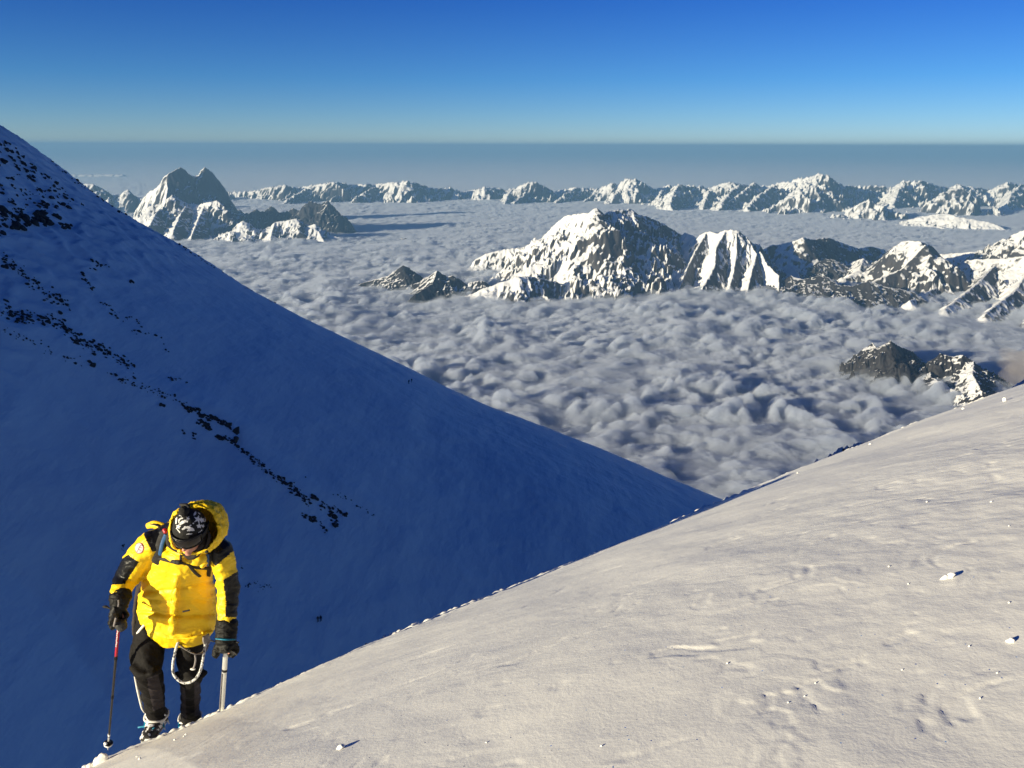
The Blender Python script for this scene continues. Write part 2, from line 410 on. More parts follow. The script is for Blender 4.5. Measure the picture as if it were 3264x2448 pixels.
strip(z6([(1430, 910), (1500, 940), (1560, 960), (1630, 1000)]), 12, 34, 4, 12, 'foot'); strip(z6([(1500, 980), (1550, 1010), (1550, 1080)]), 11, 30, 6, 14, 'foot', 1.4)
strip(z6([(1450, 1040), (1490, 1100)]), 9, 14, 5, 10, 'foot')
strip(z6([(1540, 850), (1610, 880), (1700, 935), (1750, 960), (1795, 1000)]), 6, 26, 2.5, 7, 'foot')
strip(z6([(970, 1440), (1050, 1420), (1130, 1440), (1040, 1475)]), 8, 26, 2.5, 6, 'hollow'); strip(z6([(930, 1320), (965, 1340)]), 6, 6, 2.5, 5, 'hollow')
strip(z6([(130, 1190), (200, 1185), (180, 1215)]), 6, 8, 2.5, 6, 'hollow')
for u, v, sz in ((754, 1378, 25), (752, 1405, 23), (1004, 1588, 17), (523, 1294, 11), (974, 1521, 6)): ROCKS.append((sz, u, v, 'boulder' if sz > 20 else 'rib'))
ROCKS.sort(key=lambda r: -r[0])
ZONES = {'crest': ('rocks below the upper left crest', [('rock in the shaded snow just under the crest, hard against the left edge of the picture', 0), ('rock in the shaded snow under the crest, above the black outcrop', 50), ('rock in the shaded snow under the crest, well to the right of the left edge', 110), ('rock at the right-hand tip of the rocky patch below the crest', 180)]),
         'outcrop': ('rocks of the black outcrop', [('black rock of the small outcrop cut by the left edge', -50), ('black rock of the main outcrop, on its left side', 36), ('black rock of the main outcrop, in its middle', 85), ('black rock of the main outcrop, on its right side', 125), ('black rock in the small group just right of the main outcrop', 172)]),
         'skyline': ('rocks along the flank skyline', [('dark rock on the upper skyline of the shaded flank', 0), ('dark rock on the middle skyline of the shaded flank', 480)]),
         'middle': ('rocks scattered above the rib', [('dark rock of the loose scatter midway up the flank, at the left edge', -50), ('dark rock of the loose scatter midway up the flank, inside the left edge', 90), ('dark rock of the loose scatter in the open snow right of the left-hand stones', 245), ('dark rock of the farthest right scatter in the open snow', 420)]),
         'band': ('rocks at the left end of the rib', [('dark stone of the wide stony band, cut by or near the left edge', -50), ('dark stone of the wide stony band, in its left half', 90), ('dark stone of the wide stony band, in its middle', 190), ('dark stone of the wide stony band, in its right half', 290), ('dark stone of the wide stony band, where it narrows to the rib', 370)]),
         'rib': ('rocks of the diagonal rib', [('dark rock at the thin upper start of the diagonal rib', 0), ('dark rock of the diagonal rib, some way up-slope of the two big boulders', 560), ('dark rock of the diagonal rib, crowded up-slope of the two big boulders', 640), ('dark rock of the diagonal rib, next to the two big boulders', 715), ('dark rock of the thin stretch of rib just below the big boulders', 775), ('dark rock of the rib in its lower half', 850), ('dark rock near the bottom of the rib', 920)]),
         'foot': ('rocks at the foot of the rib', [('dark rock on the left side of the cluster where the rib ends', 0), ('dark rock in the middle of the cluster where the rib ends', 1025), ('dark rock on the right side of the cluster where the rib ends', 1065), ('dark rock in the faint line of stones beyond the end of the rib', 1115)]),
         'hollow': ('stones in the hollow', [('tiny dark stone in the hollow left of the climber', 0), ('tiny dark stone in the hollow right of the climber', 600)]),
         'boulder': ('big boulders on the rib', [('big black boulder standing up in the middle of the rib', 0)])}
def rock_labels(items):
    """items: (index, size, u, v, cluster) -> index: (label, group)"""
    out = {}; bins = {}
    for i, sz, u, v, cl in items:
        z = max(k for k, (t, u0) in enumerate(ZONES[cl][1]) if u >= u0 or k == 0); bins.setdefault((cl, z), []).append((sz, i, v))
    for (cl, z), L in bins.items():
        L.sort(reverse=True); t = ZONES[cl][1][z][0]
        for k, (sz, i, v) in enumerate(L):
            if cl == 'boulder': lab = ('upper ' if v == min(q[2] for q in L) else 'lower ') + t
            elif k == 0: lab = 'biggest ' + t
            elif k == 1: lab = 'second biggest ' + t
            elif k == 2 and len(L) > 6: lab = 'third biggest ' + t
            elif k < len(L) * 0.5: lab = 'middle-sized ' + t
            else: lab = 'small ' + t
            out[i] = (' '.join(lab.split()[:16]).rstrip(','), ZONES[cl][0])
    return out
scree_v, scree_f, n_ind = [], [], 0
KEPT = []
for i, (sz, u, v, cl) in enumerate(ROCKS):
    p = hit(fl_height, u, v, 60, 900, 900)
    if p is not None and p.y < 520 and u > -15: KEPT.append((sz, u, v, cl, p))
RL = rock_labels([(i, k[0], k[1], k[2], k[3]) for i, k in enumerate(KEPT[:290])])
for i, (sz, u, v, cl, p) in enumerate(KEPT):
    k = p.length / F_PX * sz * 0.5
    sc = (k * rr.uniform(1.1, 1.6), k * rr.uniform(0.8, 1.1), k * rr.uniform(0.7, 1.05))
    eul = (rr.uniform(-0.3, 0.3), math.radians(28) + rr.uniform(-0.2, 0.2), rr.uniform(-0.5, 0.5))
    if cl == 'boulder': sc = (k * 1.0, k * 1.0, k * 1.6); eul = (0.1, 0.1, rr.random())
    from mathutils import Euler
    M = Matrix.Translation(p + Vector((0, 0, 0.15 * k))) @ Euler(eul).to_matrix().to_4x4() @ Matrix.Diagonal(sc + (1,))
    if n_ind < 290:
        o = bpy.data.objects.new('rock', ROCK_ME[i % 12]); o.matrix_world = M; C.objects.link(o)
        tag(o, RL[i][0], 'rock', RL[i][1]); n_ind += 1
    else:
        vv = ROCK_V[i % 12]; base = len(scree_v) * 0 + sum(1 for _ in ()) + (len(scree_v) and scree_off)
        h = np.c_[vv, np.ones(len(vv))] @ np.array(M).T
        scree_f += [[a + base for a in f] for f in _if]; scree_v.append(h[:, :3]); scree_off = base + len(vv)
me = bpy.data.meshes.new('scree'); me.from_pydata(np.concatenate(scree_v).tolist(), [], scree_f); me.materials.append(M_rock)
o = bpy.data.objects.new('scree', me); C.objects.link(o); tag(o, 'fine dark scree and small stones strewn over the shaded flank', 'scree', kind='stuff')

# ------------------------------------------------------------------ mountains beyond
CL = -2000.0; CLOUD_CORE = 80.0; CLOUD_DENS = 0.028
def mountain(name, label, ridges, mat, cell=14.0, margin=900.0, rough=1.0, nscale=650.0, seed=1, bottom=-2350, pw=0.93, crest_rough=1.0, warp=0.14):
    """ridges: list of (pixel points, distance or list of distances, falloff slope)"""
    R = []
    for pts, yy, sl in ridges:
        yl = yy if isinstance(yy, (list, tuple)) else [yy] * len(pts)
        if len(yl) != len(pts): yl = np.interp(np.linspace(0, 1, len(pts)), np.linspace(0, 1, len(yl)), yl)
        R.append((np.array([tuple(W(u, v, y)) for (u, v), y in zip(pts, yl)]), sl))
    al = np.concatenate([r[0] for r in R])
    x0, x1 = al[:, 0].min() - margin, al[:, 0].max() + margin; y0, y1 = al[:, 1].min() - margin * 1.6, al[:, 1].max() + margin * 1.2
    X, Y = np.meshgrid(np.arange(x0, x1, cell), np.arange(y0, y1, cell * 1.2), indexing='ij')
    def field(wx, wy):
        H = np.full(X.shape, -1e9); D = np.full(X.shape, 1e9); A = np.zeros(X.shape)
        off = 0.0
        for P, sl in R:
            L = off
            for a, b in zip(P[:-1], P[1:]):
                dx, dy = b[0] - a[0], b[1] - a[1]; l = math.hypot(dx, dy) + 1e-6
                t = np.clip(((wx - a[0]) * dx + (wy - a[1]) * dy) / (l * l), 0, 1)
                ex = wx - a[0] - t * dx; ey = wy - a[1] - t * dy; d = np.hypot(ex, ey)
                h = a[2] + (b[2] - a[2]) * t - sl * d ** pw * (300 ** (1 - pw))
                m = h > H; H = np.where(m, h, H); D = np.where(m, d, D)
                # along-crest coordinate, fanning a little round the corners
                sd = np.where(dx * ey - dy * ex > 0, 0.0, 5000.0)
                A = np.where(m, L + t * l + sd + 0.25 * (ex * dx + ey * dy) / l, A); L += l
            off = L + 977.0
        return H, D, A
    n0 = fbm(X / nscale * 1.5, Y / nscale * 1.5, 4, seed + 3); n1 = fbm(X / nscale * 1.5 + 7, Y / nscale * 1.5, 4, seed + 4)
    H0, D0, _ = field(X, Y)
    k = sstep(0, nscale * 0.5, D0) * nscale * warp
    H, D, A = field(X + k * n0, Y + k * n1)
    g = np.clip(D / nscale, 0, 1.6)
    f1 = ridged(A / (nscale * 0.62) + 0.35 * n0, D / (nscale * 2.4) + 0.2 * n1, 5, seed + 11, 0.5)
    f2 = ridged(A / (nscale * 0.21) + 0.5 * n1, D / (nscale * 0.9), 4, seed + 14, 0.55)
    H = H + rough * nscale * (0.34 * (f1 - 0.95) * g ** 0.8 + 0.10 * (f2 - 0.9) * np.minimum(g * 2, 1) ** 0.7)
    H = H + crest_rough * nscale * 0.022 * (ridged(X / nscale * 5, Y / nscale * 5, 4, seed + 21) - 0.9)
    H = np.maximum(H, bottom)
    return tag(grid_obj(name, X, Y, H, mat), label, 'mountain', kind='structure')

def zig(pts, y0, k, win=5):
    """distances that bring each summit forward and set each col back, so its left flank faces the sun and its right one turns away"""
    v = np.array([p[1] for p in pts]); base = np.array([v[max(0, i - win):i + win + 1].max() for i in range(len(v))])
    return list(y0 - k * (base - v) * y0 / F_PX)
main_crest = z4([(840, 690), (900, 660), (1000, 635), (1150, 615), (1200, 620), (1260, 560), (1400, 420), (1480, 405), (1560, 395), (1615, 362), (1660, 408), (1700, 385), (1780, 378), (1830, 372), (1870, 402), (1950, 428), (2040, 468), (2100, 505), (2212, 565)]) + z5([(40, 522), (110, 555), (180, 518), (250, 528), (300, 505), (370, 505), (430, 545), (520, 640), (600, 720), (700, 800), (800, 860), (900, 900)])
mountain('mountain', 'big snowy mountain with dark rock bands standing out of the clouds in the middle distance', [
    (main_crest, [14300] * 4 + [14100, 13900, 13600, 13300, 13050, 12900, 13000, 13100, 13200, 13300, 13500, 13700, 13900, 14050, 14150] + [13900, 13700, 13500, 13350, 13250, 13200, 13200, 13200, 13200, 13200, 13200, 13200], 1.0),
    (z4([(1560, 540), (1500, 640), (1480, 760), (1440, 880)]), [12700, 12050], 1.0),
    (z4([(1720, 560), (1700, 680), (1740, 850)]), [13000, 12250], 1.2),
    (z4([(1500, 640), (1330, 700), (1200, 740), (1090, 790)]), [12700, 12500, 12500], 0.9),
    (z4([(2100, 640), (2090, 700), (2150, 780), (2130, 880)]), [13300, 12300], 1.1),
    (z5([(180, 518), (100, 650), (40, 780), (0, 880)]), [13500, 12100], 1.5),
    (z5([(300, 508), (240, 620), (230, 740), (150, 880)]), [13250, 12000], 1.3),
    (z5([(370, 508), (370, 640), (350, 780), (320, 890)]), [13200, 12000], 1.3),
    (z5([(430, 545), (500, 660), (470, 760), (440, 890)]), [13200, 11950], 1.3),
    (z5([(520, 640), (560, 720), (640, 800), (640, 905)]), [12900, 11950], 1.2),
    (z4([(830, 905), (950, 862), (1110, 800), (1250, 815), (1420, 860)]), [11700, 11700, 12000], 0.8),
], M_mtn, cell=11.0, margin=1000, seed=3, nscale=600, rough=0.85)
mountain('mountain', 'small dark pyramid peak left of the big mountain, snow on its left shoulder', [
    (z4([(100, 850), (200, 822), (280, 800), (340, 755), (375, 733), (430, 768), (480, 800), (520, 840)]), 12600, 0.75)], M_dark, cell=10, margin=500, seed=23, nscale=300, rough=0.6)
mountain('mountain', 'small dark peak with a snowy left edge, second of the pair left of the big mountain', [
    (z4([(480, 880), (510, 830), (545, 795), (590, 768), (650, 808), (690, 798), (745, 830), (790, 880)]), 12100, 0.7),
    (z4([(590, 768), (560, 850), (450, 920)]), [12100, 11500], 0.8)], M_dark, cell=10, margin=500, seed=29, nscale=300, rough=0.6)
mountain('mountain', 'tiny rounded dark knoll in the clouds at the foot of the big mountain', [
    (z4([(780, 890), (800, 845), (850, 832), (890, 832), (915, 860)]), 12100, 0.8)], M_dark, cell=9, margin=350, seed=31, nscale=240, rough=0.5)
mountain('mountain', 'tall twin-summit mountain rising behind the shaded flank', [
    (z3([(860, 620), (900, 560), (915, 505), (960, 460), (1000, 438), (1030, 405), (1048, 368), (1075, 345), (1110, 330), (1135, 312), (1160, 305), (1185, 320), (1205, 345), (1240, 362), (1272, 350), (1292, 318), (1310, 302), (1332, 316), (1355, 332), (1385, 368), (1410, 400), (1440, 452), (1470, 500), (1500, 545), (1550, 620)]),
     [24000, 23600, 23300, 23100, 22900, 22700, 22500, 22500, 22600, 22700, 22800, 22900, 23000, 23200, 23200, 23200, 23200, 23300, 23400, 23600, 23700, 23900, 24000, 24100, 24200], 1.9),
    (z3([(1060, 365), (1075, 440), (1060, 520)]), [22600, 21700], 1.7),
], M_ushba, cell=17, margin=1200, seed=41, nscale=700, rough=0.8)
mountain('mountain', 'sunlit craggy snow ridge in front of the twin-summit mountain', [
    (z3([(870, 690), (905, 645), (960, 552), (1060, 535), (1105, 480), (1130, 500), (1200, 538), (1280, 545), (1320, 532), (1390, 518), (1440, 560), (1470, 640), (1560, 690)]), [20300, 20900, 20300], 0.95),
    (z3([(1060, 535), (1000, 600), (960, 680)]), [20800, 19200], 0.9),
    (z3([(1200, 538), (1150, 620), (1110, 720)]), [20800, 19000], 0.9),
    (z3([(1320, 532), (1270, 640), (1230, 740)]), [20800, 19000], 0.9),
], M_mtn, cell=16, margin=1100, seed=47, nscale=700)
mountain('mountain', 'jagged dark ridge to the right of the twin-summit mountain', [
    (z3([(1480, 620), (1550, 600), (1600, 598), (1640, 578), (1690, 592), (1740, 552), (1780, 600), (1830, 590), (1880, 568), (1915, 585), (1950, 548), (1990, 520), (2050, 545), (2100, 518), (2150, 570), (2212, 640)]) + z4([(20, 470), (60, 520), (100, 548)]), [21500, 21500, 20600], 1.1),
    (z4([(100, 560), (130, 536), (160, 545), (200, 568), (240, 582), (260, 580), (380, 558), (450, 598), (560, 632), (700, 672), (760, 700)]), [20300, 18800], 0.7),
], M_dark, cell=16, margin=1100, seed=53, nscale=500, rough=0.85, crest_rough=2.0)
mountain('mountain', 'low shaded snowy foothill below the jagged dark ridge', [
    (z3([(1290, 850), (1420, 792), (1500, 700), (1560, 648), (1640, 700), (1700, 715), (1760, 660), (1900, 636), (1960, 690), (2020, 670), (2100, 735), (2212, 770)]) + z4([(60, 600), (160, 620), (260, 650)]), [19000, 19400, 19200, 18600], 0.75),
    (z3([(1760, 660), (1740, 740), (1730, 800)]), [19300, 18300], 0.8),
    (z3([(2020, 680), (2060, 750), (2090, 800)]), [19300, 18300], 0.8),
], M_mtn, cell=16, margin=900, seed=59, nscale=520, rough=0.8)
mountain('mountain', 'hazy blue ridge between the shaded flank and the twin-summit mountain', [
    (z3([(440, 380), (540, 412), (600, 415), (650, 442), (720, 482), (770, 480), (820, 448), (870, 490), (915, 505), (1000, 560)]), 27000, 0.9)], M_far, cell=28, margin=1600, seed=61, nscale=900)
mountain('mountain', 'faint flat-topped distant ridge at the far left horizon', [
    (z3([(380, 352), (470, 350), (600, 352), (700, 350), (790, 352), (870, 380), (950, 395), (1010, 396), (1120, 420)]), 58000, 0.7),
    (z3([(1400, 400), (1500, 412), (1600, 430), (1700, 450)]), 50000, 0.7)], M_far, cell=70, margin=3000, seed=67, nscale=1500, rough=0.7)
farc = z3([(1380, 470), (1480, 462), (1600, 460), (1700, 440), (1830, 420), (1900, 440), (2000, 420), (2140, 400), (2200, 405)]) + z4([(60, 215), (130, 208), (180, 222), (230, 210), (290, 198), (400, 193), (470, 213), (540, 235), (640, 245), (670, 228), (700, 258), (740, 264), (830, 248), (900, 228), (950, 240), (1070, 243), (1120, 225), (1170, 203), (1230, 203), (1280, 233), (1340, 260), (1400, 248), (1480, 233), (1560, 240), (1640, 238), (1710, 208), (1755, 222), (1800, 178), (1850, 176), (1900, 200), (1960, 240), (2020, 240), (2080, 218), (2120, 248), (2212, 213)])
farc2 = z5([(0, 213), (60, 224), (130, 224), (200, 240), (280, 208), (340, 203), (390, 210), (450, 225), (480, 203), (500, 222), (540, 220), (620, 210), (700, 198), (780, 173), (840, 168), (890, 148), (940, 153), (1000, 198), (1050, 220), (1150, 225), (1280, 225), (1390, 233), (1440, 193), (1540, 188), (1600, 208), (1680, 230), (1750, 235), (1785, 213), (1840, 235), (1880, 230), (2000, 250), (2060, 225), (2100, 203), (2190, 213), (2260, 240)])
def spurs(crest, ycrest, n, seed, drop=(60, 110), run=(2200, 3400), sl=0.8, lean=-30):
    rr = random.Random(seed); out = []
    for i in range(n):
        u, v = crest[int((i + rr.random() * 0.8) * len(crest) / n) % len(crest)]
        u2 = u + rr.uniform(lean - 25, lean + 45); dv = rr.uniform(*drop); y2 = ycrest - rr.uniform(*run)
        out.append(([(u, v + 3), ((u + u2) / 2 + rr.uniform(-6, 6), v + dv * 0.45), (u2, v + dv)], [ycrest, y2], sl))
    return out
mountain('mountain', 'long hazy blue mountain range on the far side of the clouds, left and middle', [(farc, zig(farc, 35500, 6), 1.0)] + spurs(farc, 34500, 12, 5, (40, 62), sl=1.0, lean=-60),
    M_far, cell=36, margin=2600, seed=71, nscale=1100, rough=1.3, crest_rough=2.6)
mountain('mountain', 'long sunlit range with the high massif on the far side of the clouds, right', [(farc2, zig(farc2, 33500, 6), 1.0)] + spurs(farc2, 31500, 13, 8, (60, 110), sl=1.0, lean=-70) + [
    (z5([(1100, 380), (1160, 340), (1220, 316), (1270, 350), (1340, 362), (1400, 390), (1460, 425)]), 25600, 0.8),
    (z5([(620, 340), (700, 290), (760, 250), (880, 230), (960, 290), (1060, 330), (1120, 400)]), 28000, 0.8),
    (z5([(1640, 350), (1700, 270), (1780, 230), (1850, 250), (1900, 340), (1950, 400)]), 27500, 0.9)],
    M_far, cell=30, margin=2400, seed=73, nscale=1000, rough=1.3, crest_rough=2.6)
mountain('mountain', 'low brownish ridge half sunk in the far clouds at the right', [
    (z5([(1480, 440), (1560, 418), (1680, 402), (1740, 408), (1800, 425), (1900, 440), (2000, 460), (2080, 495), (2140, 530)]), [23500, 21500], 0.6)], M_mtn, cell=20, margin=1100, seed=79, nscale=600, rough=0.7)
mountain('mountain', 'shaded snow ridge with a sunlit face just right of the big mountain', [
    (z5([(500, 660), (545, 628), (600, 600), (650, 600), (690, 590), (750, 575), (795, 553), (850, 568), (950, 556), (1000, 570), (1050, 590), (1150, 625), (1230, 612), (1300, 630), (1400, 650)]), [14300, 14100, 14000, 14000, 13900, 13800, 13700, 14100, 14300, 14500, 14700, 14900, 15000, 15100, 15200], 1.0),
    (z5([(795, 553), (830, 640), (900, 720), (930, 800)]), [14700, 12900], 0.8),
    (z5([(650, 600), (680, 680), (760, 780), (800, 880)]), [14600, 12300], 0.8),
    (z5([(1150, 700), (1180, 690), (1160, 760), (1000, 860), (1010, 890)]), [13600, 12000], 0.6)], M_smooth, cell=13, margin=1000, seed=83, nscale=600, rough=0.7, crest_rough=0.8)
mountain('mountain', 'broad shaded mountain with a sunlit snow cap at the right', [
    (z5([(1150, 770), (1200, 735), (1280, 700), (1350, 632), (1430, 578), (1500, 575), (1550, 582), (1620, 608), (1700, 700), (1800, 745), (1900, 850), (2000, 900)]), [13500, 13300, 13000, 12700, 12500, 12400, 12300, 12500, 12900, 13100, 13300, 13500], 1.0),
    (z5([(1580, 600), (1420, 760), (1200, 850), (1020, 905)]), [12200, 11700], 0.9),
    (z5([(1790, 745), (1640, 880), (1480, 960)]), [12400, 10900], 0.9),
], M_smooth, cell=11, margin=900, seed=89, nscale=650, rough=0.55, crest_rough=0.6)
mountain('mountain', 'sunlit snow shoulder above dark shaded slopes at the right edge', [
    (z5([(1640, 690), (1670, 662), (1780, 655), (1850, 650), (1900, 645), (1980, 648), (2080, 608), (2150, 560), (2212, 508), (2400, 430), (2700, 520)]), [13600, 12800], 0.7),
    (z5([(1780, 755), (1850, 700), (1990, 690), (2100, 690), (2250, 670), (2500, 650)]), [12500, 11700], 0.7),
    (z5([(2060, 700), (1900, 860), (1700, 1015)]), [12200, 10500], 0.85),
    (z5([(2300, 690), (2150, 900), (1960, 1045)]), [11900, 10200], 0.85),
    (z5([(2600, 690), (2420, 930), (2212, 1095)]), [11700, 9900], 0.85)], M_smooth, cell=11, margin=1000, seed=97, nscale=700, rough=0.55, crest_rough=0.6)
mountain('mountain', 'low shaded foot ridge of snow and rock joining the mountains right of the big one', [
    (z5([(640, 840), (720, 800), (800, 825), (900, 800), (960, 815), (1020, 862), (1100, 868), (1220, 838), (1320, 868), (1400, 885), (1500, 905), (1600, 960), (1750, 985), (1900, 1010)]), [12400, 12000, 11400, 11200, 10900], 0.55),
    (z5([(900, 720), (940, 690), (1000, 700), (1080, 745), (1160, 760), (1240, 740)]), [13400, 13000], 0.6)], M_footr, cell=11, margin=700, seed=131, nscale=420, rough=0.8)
mountain('mountain', 'dark rocky pyramid poking through the clouds at lower right, snow on its left edge', [
    (z5([(1130, 1345), (1150, 1330), (1170, 1305), (1195, 1278), (1240, 1228), (1265, 1262), (1300, 1250), (1355, 1218), (1420, 1258), (1500, 1288), (1550, 1335), (1600, 1370)]), [8150, 8150, 8100, 8050, 7950, 7850, 7750, 7550, 7700, 7850, 8000, 8050], 0.85),
    (z5([(1355, 1220), (1290, 1320), (1240, 1400)]), [7900, 7500], 0.9)], M_dark, cell=6, margin=450, seed=101, nscale=260, rough=0.8)
mountain('mountain', 'dark rock hump with snow streaks right of the rocky pyramid', [
    (z5([(1560, 1390), (1610, 1345), (1680, 1298), (1750, 1320), (1820, 1308), (1890, 1350), (1930, 1400), (1960, 1440), (2000, 1500)]), [7500, 7200], 0.8),
    (z5([(1600, 1380), (1620, 1450), (1760, 1530)]), [7450, 6900], 0.6),
    (z5([(1890, 1350), (1880, 1430), (1930, 1520)]), [7250, 6700], 0.7)], M_dark, cell=6, margin=450, seed=103, nscale=260, rough=0.8)

z7 = lambda pts: [(2164 + x / 2.0109, 1150 + y / 2.0109) for x, y in pts]
M_rib = mat_mountain('near_rock_and_snow', 1.0, 0.60, 0.75, nscale=60.0)
mountain('rocky_rib', 'dark rocky rib showing just over the sunlit snow edge at the right', [
    (z7([(560, 800), (640, 760), (740, 722), (820, 690), (890, 642), (940, 630), (990, 598), (1020, 568), (1090, 548), (1160, 530), (1200, 520), (1280, 498), (1330, 484), (1420, 462), (1560, 420)]), [105, 120, 130], 0.8)],
    M_rib, cell=0.35, margin=16, seed=111, nscale=9, rough=0.9, crest_rough=3.0, bottom=-90)
mountain('rocky_rib', 'small brown sunlit rock edge above the snow at the far right', [
    (z7([(1880, 275), (1935, 262), (1955, 240), (2010, 228), (2090, 190), (2150, 172), (2190, 150), (2212, 120), (2300, 80)]), [150, 160], 0.8)],
    M_rib, cell=0.4, margin=18, seed=113, nscale=9, rough=0.8, crest_rough=3.0, bottom=-90)

# ------------------------------------------------------------------ sea of clouds
th = np.radians(np.linspace(-38, 38, 1500))
r_near = 1.0 / np.linspace(1 / 2600.0, 1 / 42000.0, 1150)
r_far = np.geomspace(42000, 330000, 60)[1:]
rr_ = np.concatenate([r_near, r_far])
TH, RR = np.meshgrid(th, rr_, indexing='ij')
X = RR * np.sin(TH); Y = RR * np.cos(TH)
def cloud_h(X, Y):
    wx = X + 130 * fbm(X / 700, Y / 700, 3, 201); wy = Y + 130 * fbm(X / 700 + 5, Y / 700, 3, 202)
    wx = wx + 18 * fbm(X / 170, Y / 170, 3, 205); wy = wy + 18 * fbm(X / 170 + 5, Y / 170, 3, 206)
    big = fbm(X / 2600, Y / 2600, 4, 203)
    mod = 0.75 + 0.5 * sstep(-0.5, 0.6, fbm(X / 1500, Y / 1500, 2, 204))
    # rows of puffs stretched a little across the wind
    a = wx * 0.92 + wy * 0.38; c = -wx * 0.38 + wy * 0.92
    h = 54 * domes(a / 420, c / 320, 211) + 84 * mod * domes(a / 195, c / 150, 223) + 18 * domes(a / 86 + 0.3, c / 70, 227) + 9 * fbm(X / 60, Y / 60, 3, 229)
    far = 1 - 0.62 * sstep(9000, 22000, Y) - 0.28 * sstep(30000, 60000, Y)
    return CL - 60 + 55 * big * far + h * mod * 1.35 * far
Z = cloud_h(X, Y)
co_in = grid_obj('cloud_sea', X, Y, Z - CLOUD_CORE, M_cloud)
def closed_sheet(name, X, Y, Z, zb, mat):
    o = grid_obj(name, X, Y, Z, mat); me = o.data
    import bmesh
    n, m = X.shape
    rim = [i * m for i in range(n)] + [(n - 1) * m + j for j in range(1, m)] + [i * m + m - 1 for i in range(n - 2, -1, -1)] + [j for j in range(m - 2, 0, -1)]
    bm = bmesh.new(); bm.from_mesh(me); bm.verts.ensure_lookup_table()
    xy = [tuple(bm.verts[k].co)[:2] for k in rim]; low = [bm.verts.new((p[0], p[1], zb)) for p in xy]
    bm.verts.ensure_lookup_table(); q = len(rim)
    for k in range(q): bm.faces.new((bm.verts[rim[k]], bm.verts[rim[(k + 1) % q]], low[(k + 1) % q], low[k]))
    bm.faces.new(low)
    bmesh.ops.recalc_face_normals(bm, faces=bm.faces)
    bm.to_mesh(me); bm.free(); return o
vb = NB('cloud_vapour'); vb.t.nodes.remove(vb.p)
cv = vb.n('ShaderNodeVolumePrincipled'); cv.inputs['Color'].default_value = (0.80, 0.845, 0.925, 1); cv.inputs['Density'].default_value = CLOUD_DENS
vb.l(cv.outputs[0], vb.out.inputs['Volume'])
st = 2
vap = closed_sheet('vapour', X, Y, Z, -2500.0, vb.m)
root = bpy.data.objects.new('cloud_sea', None); bpy.data.objects.remove(root)
sub = slice(None, None, 2)
Xv, Yv = X[sub, sub], Y[sub, sub]
veil_n = fbm(Xv / 260, Yv / 260, 4, 240) + 0.6 * fbm(Xv / 1500, Yv / 1500, 2, 243)
Zv = Z[sub, sub] + 14 + 48 * np.clip(veil_n + 0.35, 0, 1.4) * (1 - sstep(14000, 26000, Yv))
wb = NB('thin_vapour'); wb.t.nodes.remove(wb.p)
cv = wb.n('ShaderNodeVolumePrincipled'); cv.inputs['Color'].default_value = (0.80, 0.845, 0.925, 1); cv.inputs['Density'].default_value = 0.0024
wb.l(cv.outputs[0], wb.out.inputs['Volume'])
veil = closed_sheet('veil', Xv, Yv, Zv, -2480.0, wb.m); veil.parent = co_in; veil['kind'] = 'stuff'
vap.parent = co_in
tag(co_in, 'rolling sea of small puffy clouds filling the valleys below', 'clouds', kind='stuff'); vap['kind'] = 'stuff'

# ------------------------------------------------------------------ haze
hb = NB('haze'); hb.t.nodes.remove(hb.p)
pv = hb.n('ShaderNodeVolumePrincipled'); pv.inputs['Color'].default_value = (0.19, 0.38, 0.60, 1); pv.inputs['Density'].default_value = 2.1e-5
pv.inputs['Anisotropy'].default_value = 0.0
hb.l(pv.outputs[0], hb.out.inputs['Volume'])
me = bpy.data.meshes.new('haze')
hx = 340000.0; zb, zt = -2700.0, 200.0
vs = [(x, y, z) for z in (zb, zt) for x, y in ((-hx, -20000), (hx, -20000), (hx, hx), (-hx, hx))]
me.from_pydata(vs, [], [(3, 2, 1, 0), (4, 5, 6, 7), (0, 1, 5, 4), (1, 2, 6, 5), (2, 3, 7, 6), (3, 0, 4, 7)])
me.materials.append(hb.m)
ho = bpy.data.objects.new('haze', me); C.objects.link(ho)
tag(ho, 'thin blue haze in the air over the cloud sea', 'haze', kind='stuff')
# ------------------------------------------------------------------ figure helpers
import bmesh
def ico(sub):
    bm = bmesh.new(); bmesh.ops.create_icosphere(bm, subdivisions=sub, radius=1.0)
    v = np.array([x.co[:] for x in bm.verts]); f = [[q.index for q in p.verts] for p in bm.faces]; bm.free(); return v, f
def za(x, y): return (300 + x / 3.073, 1560 + y / 3.073)
def zb(x, y): return (300 + x / 3.4, 1960 + y / 3.4)
def zc(x, y): return (400 + x / 7.373, 1590 + y / 7.373)
def PA_(x, y, d): u, v = za(x, y); return W(u, v, d)
def PB_(x, y, d): u, v = zb(x, y); return W(u, v, d)
def PC_(x, y, d): u, v = zc(x, y); return W(u, v, d)
CAMR, CAMU, CAMF = np.array(rt), np.array(up), np.array(fwd)

